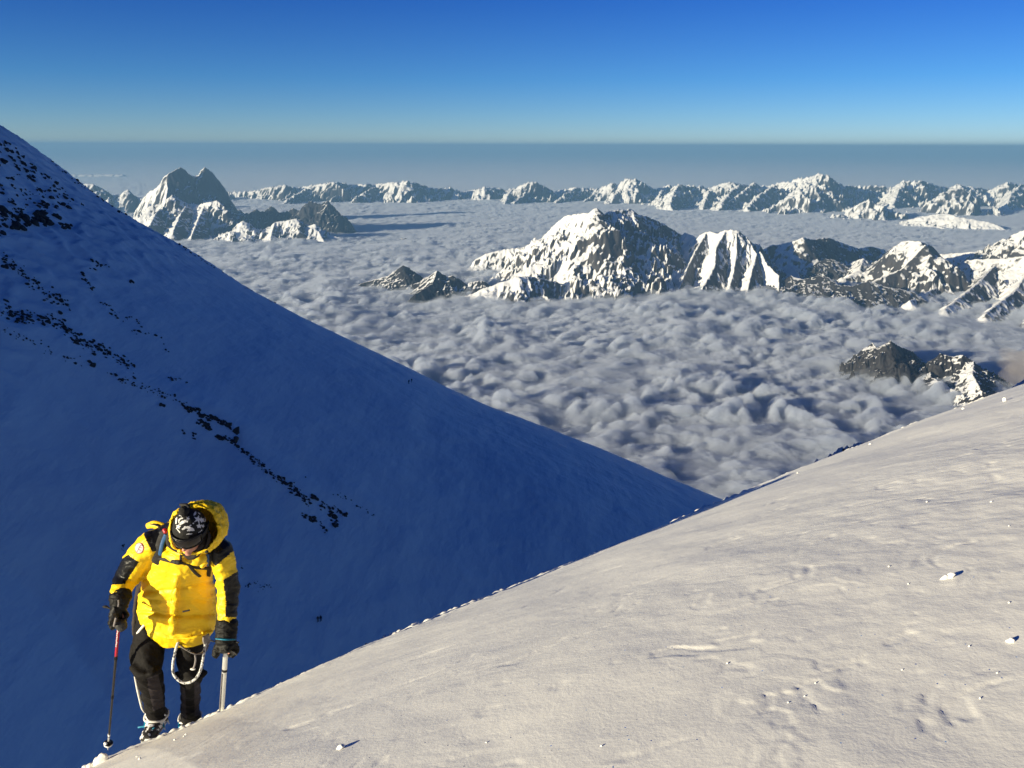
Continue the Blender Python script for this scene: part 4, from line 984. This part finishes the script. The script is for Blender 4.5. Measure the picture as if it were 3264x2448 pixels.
# goggles
gx = np.linspace(-1, 1, 25); gv = []; gf = []
for i, a in enumerate(gx):
    th_ = a * 1.15; ex = 0.098 * math.sin(th_); ey = -0.118 * math.cos(th_) + 0.004
    hh = 0.036 * (1 - 0.25 * a ** 4); nb = 0.012 * math.exp(-(a / 0.14) ** 2)
    for z_ in (-hh + nb, -hh * 0.5 + nb * 0.5, 0, hh * 0.5, hh):
        bul = 0.006 * (1 - (z_ / hh) ** 2) if hh else 0
        gv.append(HL(ex * (1 + bul * 5), ey - bul, z_ + 0.010))
for i in range(len(gx) - 1):
    for j in range(4): a = i * 5 + j; gf.append((a, a + 1, a + 6, a + 5))
gg = mesh_('goggles', (gv, gf), M_lens, person); md = gg.modifiers.new('t', 'SOLIDIFY'); md.thickness = 0.006; md.offset = 0
ringp = [gv[i * 5 + 4] for i in range(25)] + [gv[i * 5] for i in range(24, -1, -1)]
mesh_('goggle_frame', tube(ringp + [ringp[0]], 0.0065, 8, 1), M_blk, gg)
for sx in (-1, 1): mesh_('goggle_strap', tube([HL(sx * 0.092, -0.045, 0.010), HL(sx * 0.104, 0.01, 0.012), HL(sx * 0.09, 0.07, 0.014)], [(0.004, 0.018)] * 3, 10, 4, hu), M_web, gg)
mesh_('neck_gaiter', tube([HL(-0.07, -0.02, -0.085), HL(-0.03, -0.065, -0.145), HL(0.02, -0.068, -0.148), HL(0.07, -0.02, -0.085)], [0.020, 0.018, 0.018, 0.020], 12, 5), M_lining, person)

# gloves -----------------------------------------------------------
V, F, N = blend_(fist(GR, poleR_dir, bR, wrR, 0.020, 0.0155, 0.060) + [tube([mid(elR, wrR, 0.84), wrR, mid(wrR, GR, 0.35)], [(0.070, 0.064), (0.064, 0.056), (0.054, 0.046)], 20, 4), ellipsoid(PA_(262, 1330, 4.72), (0.036, 0.034, 0.045))], 0.0045, 3, 0.5)
V = V + N * (0.004 * (ridged(V[:, 0] * 16, V[:, 2] * 26 + V[:, 1] * 12, 3, 451) - 0.8))[:, None]
fc = fcent(V, F); u, v = project(fc); m = inpoly(u, v, [za(*p) for p in [(190, 1160), (230, 1260), (240, 1270), (310, 1270), (320, 1390), (180, 1400), (150, 1200)]]).astype(int)
g1 = mesh_('glove', (V, F), [M_glove, M_glg], person); g1.data.polygons.foreach_set('material_index', m); g1['label'] = 'black glove with dark grey fingers'
mesh_('glove_strap', tube([PA_(212, 1262, 4.655), PA_(200, 1310, 4.650), PA_(193, 1340, 4.655)], [(0.006, 0.003)] * 3, 8, 3), M_gweb, g1)
mesh_('cuff_cord', tube([PA_(238, 1085, 4.665), PA_(240, 1120, 4.66), PA_(236, 1145, 4.66)], 0.0045, 8, 3), M_gweb, g1)
V, F, N = blend_(fist(GL, gL, bL, wrL, 0.022, 0.0165, 0.060) + [tube([mid(elL, wrL, 0.88), PA_(1292, 1420, 4.80), PA_(1285, 1480, 4.79)], [(0.070, 0.062), (0.068, 0.058), (0.064, 0.055)], 20, 4), ellipsoid(PA_(1275, 1540, 4.78), (0.066, 0.045, 0.040)), ellipsoid(PA_(1195, 1600, 4.77), (0.026, 0.03, 0.036))], 0.0045, 3, 0.5)
V = V + N * (0.004 * (ridged(V[:, 0] * 16, V[:, 2] * 26 + V[:, 1] * 12, 3, 453) - 0.8))[:, None]
g2 = mesh_('glove', (V, F), M_glove, person)
mesh_('glove_strap', tube([PA_(1200, 1462, 4.735), PA_(1285, 1470, 4.722), PA_(1380, 1470, 4.745)], [(0.010, 0.004), (0.011, 0.005), (0.008, 0.004)], 10, 5, (0, 0.3, 1)), M_teal, g2)
mesh_('glove_strap', tube([PA_(1140, 1480, 4.77), PA_(1175, 1490, 4.76)], 0.005, 8, 1), M_web, g2); mesh_('glove_strap', tube([PA_(1375, 1490, 4.78), PA_(1415, 1500, 4.77)], 0.005, 8, 1), M_web, g2)

# boots and crampons ------------------------------------------------
def boot(an, toe, nm_label=None):
    a = V3(an); t = V3(toe); dr = t - a; dr[2] = 0; dr /= np.linalg.norm(dr); sd = np.cross(dr, (0, 0, 1))
    zsole = t[2]
    heel = a - dr * 0.07; heel[2] = zsole; toe_ = np.array((t[0], t[1], zsole))
    pr = [tube([heel + (0, 0, 0.045), (heel + toe_) / 2 + (0, 0, 0.045), toe_ + (0, 0, 0.032)], [(0.052, 0.048), (0.054, 0.045), (0.045, 0.034)], 16, 5, (0, 0, 1)),
          tube([a + (0, 0, 0.05), a + (0, 0, -0.01), heel * 0.7 + toe_ * 0.3 + (0, 0, 0.07)], [0.072, 0.070, 0.060], 18, 4)]
    V, F, N = blend_(pr, 0.006, 3); V = V + N * (0.003 * fbm(V[:, 0] * 40, V[:, 2] * 40 + V[:, 1] * 30, 3, 461))[:, None]
    fc = fcent(V, F); m = ((fbm(fc[:, 0] * 30, fc[:, 1] * 30 + fc[:, 2] * 25, 3, 463) > 0.18)).astype(int)
    b = mesh_('boot', (V, F), [M_boot, M_frost], person); b.data.polygons.foreach_set('material_index', m)
    s1 = tube([heel * .55 + toe_ * .45 + sd * s * 0.058 + (0, 0, z) for s, z in ((-1, 0.02), (-0.7, 0.08), (0, 0.105), (0.7, 0.08), (1, 0.02))], [(0.009, 0.003)] * 5, 8, 4, dr)
    s2 = tube([a - dr * 0.02 + sd * 0.078 + (0, 0, 0.03), a + dr * 0.09 + sd * 0.04 + (0, 0, -0.012), toe_ - dr * 0.05 - sd * 0.03 + (0, 0, 0.075)], [(0.010, 0.004)] * 3, 8, 4, (0, 0, 1))
    base = [tube([heel + sd * s * 0.04 + (0, 0, -0.004), toe_ + sd * s * 0.035 + (0, 0, -0.004)], 0.006, 6, 1) for s in (-1, 1)]
    sp = [tube([heel * (1 - k) + toe_ * k + sd * s * 0.042 + (0, 0, 0.0), heel * (1 - k) + toe_ * k + sd * s * 0.048 + (0, 0, -0.032)], [0.006, 0.002], 6, 1) for s in (-1, 1) for k in (0.02, 0.3, 0.65, 0.95)]
    sp += [tube([toe_ + sd * s * 0.02, toe_ + sd * s * 0.024 + dr * 0.075 + (0, 0, -0.012)], [0.006, 0.002], 6, 1) for s in (-1, 1)]
    cr_ = mesh_('crampon', merge_(base + sp), M_alu, b); mesh_('crampon_strap', merge_([s1, s2]), M_teal, b)
    mesh_('gaiter_cuff', tube([a + np.array((math.cos(x) * 0.077, math.sin(x) * 0.077, 0.035 + 0.006 * math.sin(3 * x))) for x in np.linspace(0, 2 * math.pi, 15)], 0.0075, 8, 2), M_white, b)
    return b, toe_
b1, toe1 = boot(ankR, PB_(578, 1385, 4.80)); b2, toe2 = boot(ankL, PB_(985, 1420, 5.06))
mesh_('heel_tab', tube([PB_(480, 1220, 4.93), PB_(545, 1208, 4.93)], [(0.007, 0.004)] * 2, 8, 1), M_teal, b1)

# harness ----------------------------------------------------------
mesh_('harness_leg_loop', tube([PB_(905, 300, 4.92), PB_(960, 350, 4.86), PB_(1030, 395, 4.845), PB_(1110, 425, 4.85), PB_(1190, 400, 4.90), PB_(1225, 330, 4.98)], [(0.013, 0.004)] * 6, 10, 5, (0.2, 0.5, 1)), M_gweb, person)
mesh_('harness_buckle', merge_([tube([PB_(1020 + k, 378 + k * 0.4, 4.838), PB_(1035 + k, 410 + k * 0.4, 4.838)], [(0.006, 0.004)] * 2, 8, 1) for k in (-5, 15)]), M_dkm, person)
mesh_('drawcord', tube([PB_(1095, 440, 4.845), PB_(1100, 490, 4.84), PB_(1085, 560, 4.85), PB_(1070, 580, 4.85)], 0.006, 8, 5), M_gweb, person); mesh_('cord_end', ellipsoid(PB_(1070, 588, 4.85), (0.018, 0.008, 0.008)), M_white, person)
mesh_('gear_sling', merge_([tube([PB_(1195 + k * 9, 215, 4.93), PB_(1190 + k * 14, 270, 4.91 + 0.01 * k), PB_(1205 + k * 8, 330 - k * 6, 4.93)], 0.010, 8, 5) for k in range(5)]), M_gweb, person)
mesh_('waist_strap', tube([PA_(488, 1332, 4.90), PA_(450, 1375, 4.90), PA_(422, 1412, 4.91)], [(0.008, 0.004)] * 3, 8, 3, (0, 1, 0)), M_white, person)

# sleeve badge ------------------------------------------------------
def snap(x, y, dy=4.5):
    """point on the jacket front under a photo position"""
    u, v = za(x, y); d_ = ray(u, v).normalized(); ok, loc_, nor_, _ = jacket_o.ray_cast(jacket_o.matrix_world.inverted() @ Vector((0, 0, 0)), d_)
    return V3(jacket_o.matrix_world @ loc_) if ok else V3(W(u, v, dy))
jacket_o = bpy.data.objects['jacket']; bpy.context.view_layer.update()
def decal(cx, cy, rx, ry, lift, thick=0.0):
    c0 = snap(cx, cy); V = []; F = []; nR, nA = 5, 28
    for i in range(nR + 1):
        for j in range(nA):
            a = 2 * math.pi * j / nA; k = max(i / nR, 0.02)
            p = snap(cx + rx * k * math.cos(a), cy + ry * k * math.sin(a)); V.append(p * (1 - lift / np.linalg.norm(p)))
    for i in range(nR):
        for j in range(nA): F.append((i * nA + j, (i + 1) * nA + j, (i + 1) * nA + (j + 1) % nA, i * nA + (j + 1) % nA))
    F.append(tuple(range(nA))[::-1]); return V, F
M_badge = cloth('badge_cloth', (0.62, 0.50, 0.50), 0.7); M_badr = cloth('badge_border', (0.55, 0.12, 0.08), 0.7); M_badm = cloth('badge_stitching', (0.42, 0.30, 0.34), 0.7)
bd = mesh_('sleeve_badge', decal(440, 576, 45, 56, 0.005), M_badr, person); mesh_('badge_field', decal(440, 576, 38, 49, 0.007), M_badge, bd)
mesh_('badge_stitching', merge_([tube([snap(418 + k * 12, 610 - k * 22) * 0.9984, snap(432 + k * 12, 590 - k * 22) * 0.9984, snap(452 + k * 10, 596 - k * 22) * 0.9984], 0.0018, 6, 3) for k in range(3)]), M_badm, bd)

# ------------------------------------------------------------------ backpack (worn)
pack = bpy.data.objects.new('backpack', None); C.objects.link(pack); pack.location = V3(waist) + (0, 0.3, 0); tag(pack, 'black backpack with blue lined straps worn by the climber in yellow', 'backpack'); bpy.context.view_layer.update()
def strapmesh(pts, wd, lift, onj=True, th=0.004):
    q = [snap(*p) * (1 - lift / 5.4) for p in pts]
    return tube(q, [(wd, th)] * len(q), 10, 5, CAMF * -1)
pk = [tube([PA_(800, 1340, 5.27), PA_(810, 1100, 5.28), PA_(850, 700, 5.22), PA_(880, 450, 5.12), PA_(890, 380, 5.06)], [(0.15, 0.09), (0.17, 0.12), (0.17, 0.12), (0.15, 0.10), (0.10, 0.06)], 20, 5, (0, 1, 0)),
      tube([PA_(412, 1400, 5.12), PA_(420, 1230, 5.12), PA_(440, 1080, 5.13), PA_(480, 950, 5.16), PA_(560, 850, 5.2)], [(0.022, 0.05), (0.024, 0.05), (0.028, 0.06), (0.035, 0.07), (0.05, 0.08)], 14, 5, (0, 1, 0)),
      tube([PA_(420, 1360, 5.14), PA_(640, 1380, 5.24)], [0.03, 0.06], 12, 1)]
V, F, N = blend_(pk, 0.009, 4); V = V + N * (0.006 * fbm(V[:, 0] * 12, V[:, 2] * 14, 4, 471))[:, None]; mesh_('pack_body', (V, F), M_pack, pack)
mesh_('side_panel', tube([PA_(470, 1060, 5.065), PA_(485, 980, 5.07), PA_(510, 920, 5.09)], [(0.010, 0.006), (0.013, 0.006), (0.008, 0.005)], 10, 4), M_teal, pack)
mesh_('pack_lid', tube([PA_(520, 360, 4.96), PA_(590, 345, 4.95), PA_(680, 375, 4.93), PA_(760, 420, 4.93)], [(0.010, 0.018), (0.018, 0.026), (0.022, 0.03), (0.02, 0.03)], 14, 5, CAMU), M_yel, pack)
mesh_('lid_zip', tube([PA_(545, 338, 4.925), PA_(610, 350, 4.915), PA_(690, 392, 4.90)], [0.003, 0.006, 0.004], 8, 5), M_web, pack)
s1_ = mesh_('shoulder_strap', strapmesh([(705, 420), (670, 480), (645, 560), (625, 640), (605, 715)], 0.030, 0.012), M_web, pack); mesh_('strap_lining', strapmesh([(700, 450), (672, 520), (655, 590), (645, 640)], 0.013, 0.022), M_blue, s1_)
s2_ = mesh_('shoulder_strap', strapmesh([(1118, 605), (1120, 680), (1120, 760), (1112, 840)], 0.020, 0.010), M_web, pack); mesh_('strap_lining', strapmesh([(1112, 640), (1113, 700), (1110, 745)], 0.010, 0.018), M_blue, s2_)
mesh_('strap_adjuster', tube([PA_(690, 395, 4.80), PA_(700, 420, 4.79)], [0.014, 0.012], 10, 1), M_red, s1_)
mesh_('sternum_strap', strapmesh([(610, 665), (700, 690), (780, 710), (850, 722), (930, 740), (1010, 765), (1110, 775)], 0.012, 0.012, th=0.004), M_web, pack)
mesh_('sternum_buckle', strapmesh([(795, 712), (850, 722), (920, 738)], 0.014, 0.020, th=0.006), M_web, pack)
mesh_('strap_end', strapmesh([(935, 745), (985, 810), (1035, 852)], 0.012, 0.016), M_web, pack); mesh_('strap_end', strapmesh([(848, 645), (848, 680), (850, 715)], 0.008, 0.018), M_web, pack)
mesh_('hanging_strap', tube([PB_(445, 235, 5.1), PB_(425, 262, 5.1), PB_(420, 280, 5.1)], 0.004, 6, 4), M_web, pack)

# ------------------------------------------------------------------ rope hanging from the harness
M_rope = (lambda b: b.set(Base_Color=b.ramp(b.noise(b.pos(), 70, 2), [(0.42, 0.10), (0.50, 0.62)]), Roughness=0.8))(NB('speckled_rope'))
rp = catmull([PB_(*p) for p in [(925, 262, 4.90), (895, 340, 4.865), (872, 430, 4.84), (853, 540, 4.83), (858, 630, 4.82), (905, 700, 4.81), (985, 738, 4.81), (1070, 715, 4.81), (1130, 650, 4.82), (1165, 560, 4.84), (1185, 450, 4.865), (1200, 360, 4.90), (1212, 250, 4.94)]], 8)
tt = np.arange(len(rp)); ro = mesh_('climbing_rope', tube(rp, [0.0082 + 0.0012 * (i % 2) for i in tt], 10, 1), M_rope)
tag(ro, 'grey flecked rope hanging in a loop in front of the climber\'s left knee', 'rope')

# ------------------------------------------------------------------ trekking pole and ice axe
pole = bpy.data.objects.new('trekking_pole', None); C.objects.link(pole); pole.location = poleR_tip; tag(pole, 'thin trekking pole, red above and dark below, held by the climber at the left', 'trekking pole'); bpy.context.view_layer.update()
pt = lambda t: V3(poleR_tip) * (1 - t) + V3(poleR_top) * t
mesh_('grip', tube([pt(0.93), pt(1.0), pt(1.06)], [0.014, 0.016, 0.018], 12, 3), M_blk, pole)
up_s = mesh_('upper_shaft', tube([pt(0.70), pt(0.93)], 0.0092, 12, 1), M_red, pole)
mesh_('shaft_lettering', merge_([tube([pt(0.775 + 0.0125 * k) + (-0.0015 * (k % 2), -0.0092, 0.002), pt(0.782 + 0.0125 * k) + (0.0025 * (k % 3 - 1), -0.0092, 0.002)], [(0.0035, 0.001)] * 2, 6, 1) for k in range(10)]), M_white, up_s)
mesh_('lower_shaft', tube([pt(0.10), pt(0.40), pt(0.70)], [0.0065, 0.0072, 0.0085], 12, 2), M_dkm, pole); mesh_('clamp', tube([pt(0.685), pt(0.705)], 0.011, 10, 1), M_blk, pole)
mesh_('clamp', tube([pt(0.40), pt(0.42)], 0.0095, 10, 1), M_blk, pole)
mesh_('tip', tube([pt(0.0), pt(0.05), pt(0.12)], [0.002, 0.005, 0.007], 10, 2), M_alu, pole)
bc = pt(0.055); bk_ = poleR_dir
mesh_('basket', tube([bc - bk_ * 0.012, bc, bc + bk_ * 0.010], [0.020, 0.030, 0.012], 20, 3, (0, 1, 0)), M_blk, pole); mesh_('clinging_snow', tube([bc - bk_ * 0.045, bc - bk_ * 0.014], [0.006, 0.028], 16, 1), M_frost, pole); mesh_('clinging_snow', ellipsoid(bc + bk_ * 0.075, (0.008, 0.008, 0.014)), M_frost, pole); mesh_('clinging_snow', ellipsoid(bc + np.array((-0.010, -0.020, 0.010)), (0.012, 0.008, 0.012)), M_frost, pole)
mesh_('wrist_loop', merge_([tube([PA_(90, 1148, 4.80), PA_(115, 1150, 4.79), PA_(150, 1165, 4.78), PA_(200, 1190, 4.77)], [0.006, 0.009, 0.005, 0.005], 8, 4), ellipsoid(PA_(112, 1150, 4.79), (0.014, 0.01, 0.010))]), M_web, pole)
axt = V3(GL); axb = V3(PB_(1378, 1110, 4.98)); ax = bpy.data.objects.new('ice_axe', None); C.objects.link(ax); ax.location = axb; tag(ax, 'silver-shafted ice axe planted in the snow in the climber\'s other hand', 'ice axe'); bpy.context.view_layer.update()
at_ = lambda t: axt * (1 - t) + axb * t
mesh_('shaft', tube([at_(0.0), at_(0.5), at_(0.93)], [(0.0165, 0.011)] * 3, 14, 3, (0, 1, 0)), M_alu, ax)
mesh_('shaft_ring', tube([at_(0.27), at_(0.29)], [(0.0185, 0.013)] * 2, 14, 1, (0, 1, 0)), M_web, ax); mesh_('spike', tube([at_(0.93), at_(1.0)], [0.012, 0.003], 10, 1), M_dkm, ax)
mesh_('pick', tube([axt - gL * 0.02, axt + gL * 0.05, axt + gL * 0.085 + (0, 0, -0.02)], [(0.006, 0.016), (0.005, 0.014), (0.003, 0.006)], 8, 3, (0, 0, 1)), M_dkm, ax); mesh_('adze', tube([axt + gL * 0.02, axt - gL * 0.075], [(0.008, 0.014), (0.02, 0.004)], 8, 1, (0, 0, 1)), M_dkm, ax)
mesh_('shaft_tape', tube([at_(0.32) + (-0.012, -0.012, 0), at_(0.9) + (-0.012, -0.012, 0)], 0.003, 6, 1), M_gweb, ax)
# ------------------------------------------------------------------ far climbers on the flank
def small_person(foot, yaw, lean, label, mat, stride=0.18, group=None):
    c, s_ = math.cos(yaw), math.sin(yaw)
    def q(x, y, z): return np.array((foot.x + x * c - y * s_, foot.y + x * s_ + y * c, foot.z + z))
    P = [tube([q(0, 0.02, 0.86), q(0, -0.02 - lean * .4, 1.12), q(0, -lean, 1.42)], [(0.19, 0.15), (0.21, 0.15), (0.19, 0.13)], 14, 3),
         tube([q(0, -lean, 1.42), q(0, -lean * 1.25, 1.55)], 0.07, 10, 1), ellipsoid(q(0, -lean * 1.35, 1.63), (0.10, 0.115, 0.13)),
         tube([q(0, 0.16 - lean * .4, 1.0), q(0, 0.17 - lean * .9, 1.42)], [(0.15, 0.11), (0.14, 0.10)], 12, 1)]
    for sx, st in ((-1, stride), (1, -stride)):
        P.append(tube([q(sx * 0.10, 0, 0.9), q(sx * 0.12, -st * .9 - 0.04, 0.48), q(sx * 0.12, -st * .6 + .04, 0.06)], [0.11, 0.08, 0.06], 12, 3))
        P.append(tube([q(sx * 0.12, -st * .6 + .08, 0.05), q(sx * 0.13, -st * .6 - 0.14, 0.04)], [0.06, 0.05], 10, 1))
        P.append(tube([q(sx * 0.19, -lean, 1.38), q(sx * 0.30, -lean * .9 - .05, 1.12), q(sx * 0.30, -lean - 0.25 + st * .5, 0.98)], [0.08, 0.065, 0.05], 10, 3))
    V, F, N = blend_(P, 0.03, 2)
    o = mesh_('person', (V - np.array(tuple(foot)), F), mat); o.location = foot
    return tag(o, label, 'person', group)
M_cd = cloth('dark_blue_outfit', (0.010, 0.012, 0.022), 0.7); M_cb = cloth('brown_outfit', (0.045, 0.028, 0.022), 0.7)
for (u, v), yaw, lean, lab, m in [((1014, 1982), 0.3, 0.12, 'tiny distant climber in brownish clothes, left of the close pair low in the hollow', M_cb), ((1023, 1980), 0.2, 0.10, 'tiny distant climber in dark clothes, right of the close pair low in the hollow', M_cd),
                                  ((1167, 2068), 0.9, 0.15, 'lone tiny dark climber just above the sunlit snow edge', M_cd),
                                  ((1303, 1223), 1.2, 0.22, 'tiny far climber bending forward near the flank skyline, the lower of the two', M_cd), ((1312, 1219), 0.8, 0.10, 'tiny far climber walking upright near the flank skyline, the upper of the two', M_cd)]:
    h_ = hit(fl_height, u, v, 60, 900, 900)
    small_person(h_, yaw, lean, lab, m, group='distant climbers')

# ------------------------------------------------------------------ loose snow lumps on the slope
LUMP_ME = []
for i in range(6):
    v, f = ico(3); rng = np.random.default_rng(800 + i)
    for _ in range(7):
        n = rng.normal(size=3); n /= np.linalg.norm(n); v = v - np.outer(np.clip(v @ n - rng.uniform(0.5, 0.85), 0, None), n) * 0.8
    v = v * (1 + 0.16 * fbm(v[:, 0] * 2.5 + v[:, 2] * 1.3 + i, v[:, 1] * 2.5 - v[:, 2], 4, 820 + i))[:, None]
    me = bpy.data.meshes.new('snow_lump'); me.from_pydata(v.tolist(), [], f); me.materials.append(M_snow); me.polygons.foreach_set('use_smooth', [True] * len(me.polygons)); LUMP_ME.append(me)
z8 = lambda x, y: (2164 + x / 2.0109, 1623 + y / 2.0109)
z7_ = lambda x, y: (2164 + x / 2.0109, 1150 + y / 2.0109)
z9 = lambda x, y: (250 + x / 4.706, 2220 + y / 4.706)
LUMPS = [(z7_(1745, 1385), 11, 1.5, 'largest snow chunk on the slope, casting a long pointed shadow to the right'), (z7_(1700, 1398), 8, 1.6, 'elongated snow chunk trailing left of the largest chunk on the slope'),
         (z9(330, 985), 19, 1.2, 'angular white snow block on the snow edge at the bottom left'), (z9(285, 1010), 14, 1.3, 'lower half of the broken snow block on the edge at the bottom left'),
         (z9(105, 1062), 9, 1, 'rounded snow ball, left one of two at the bottom left edge'), (z9(170, 1052), 8, 1, 'rounded snow ball, right one of two at the bottom left edge'),
         ((1088, 2385), 10, 1.7, 'low flat snow chunk at the bottom centre-left of the slope'), (z8(2120, 850), 9, 1.3, 'pale snow nub near the right edge with a short dark shadow'), (z7_(2085, 258), 8, 1, 'snow ball on the slope crest at the far right')]
for p_, sz in [(z8(1860, 880), 4), (z8(1430, 1030), 4), (z8(875, 1115), 4), (z8(700, 1240), 4), (z8(805, 1200), 4), (z8(1930, 1215), 5), (z8(310, 990), 5), (z8(2040, 1050), 4), (z8(2115, 600), 4), (z7_(1590, 905), 4), (z7_(2000, 905), 4), (z7_(2115, 1060), 3),
               (z7_(1345, 1320), 4), (z7_(1470, 1430), 4), ((1550, 2367), 4), ((1917, 2378), 5), (z9(1440, 655), 5), (z9(1610, 575), 5), (z9(1580, 600), 4), (z9(880, 900), 5), (z9(920, 940), 6), (z7_(1225, 535), 5), (z7_(540, 800), 4), (z7_(760, 722), 5), (z7_(1820, 310), 6)]:
    LUMPS.append((p_, sz, 1.1, None))
for i, ((u, v), sz, el, lab) in enumerate(LUMPS):
    p = None
    for dv in range(0, 30, 3):
        p = hit(fg_height, u, v + dv, 1.5, 30, 1500)
        if p is not None and (p.x - LA[0]) * LN[0] + (p.y - LA[1]) * LN[1] < 0.6: break
        p = None
    if p is None: continue
    k = p.length / F_PX * sz * (1.0 if lab else 0.7)
    o = bpy.data.objects.new('snow_lump', LUMP_ME[i % 6]); C.objects.link(o)
    o.location = p + Vector((0, 0, k * 0.35)); o.scale = (k * el, k * 0.9, k * 0.85); o.rotation_euler = (rr.uniform(-0.3, 0.3), rr.uniform(-0.3, 0.3) - 0.3, rr.uniform(-0.4, 0.6))
    tag(o, lab or 'small loose white lump of snow lying on the sunlit slope', 'snow lump', None if lab else 'small snow lumps')

# ------------------------------------------------------------------ wisp of cloud rising behind the snow edge at the far right
v, f = ico(5)
cb = NB('wisp_vapour'); cb.t.nodes.remove(cb.p); cv = cb.n('ShaderNodeVolumePrincipled'); cv.inputs['Color'].default_value = (0.70, 0.64, 0.58, 1); cv.inputs['Density'].default_value = 0.0022; cb.l(cv.outputs[0], cb.out.inputs['Volume'])
for k, ((u, vv), yy, r3) in enumerate([((3300, 1170), 6300, (230, 300, 150))]):
    n = 1 + 0.35 * fbm(v[:, 0] * 1.8 + v[:, 2], v[:, 1] * 1.8 + v[:, 2] * 1.2, 5, 830 + k)
    q = v * n[:, None] * np.array(r3)
    o = mesh_('cloud', (q, f), cb.m); o.location = W(u, vv, yy); tag(o, 'thin brownish wisp of cloud curling up behind the snow edge at the far right', 'cloud', kind='stuff')
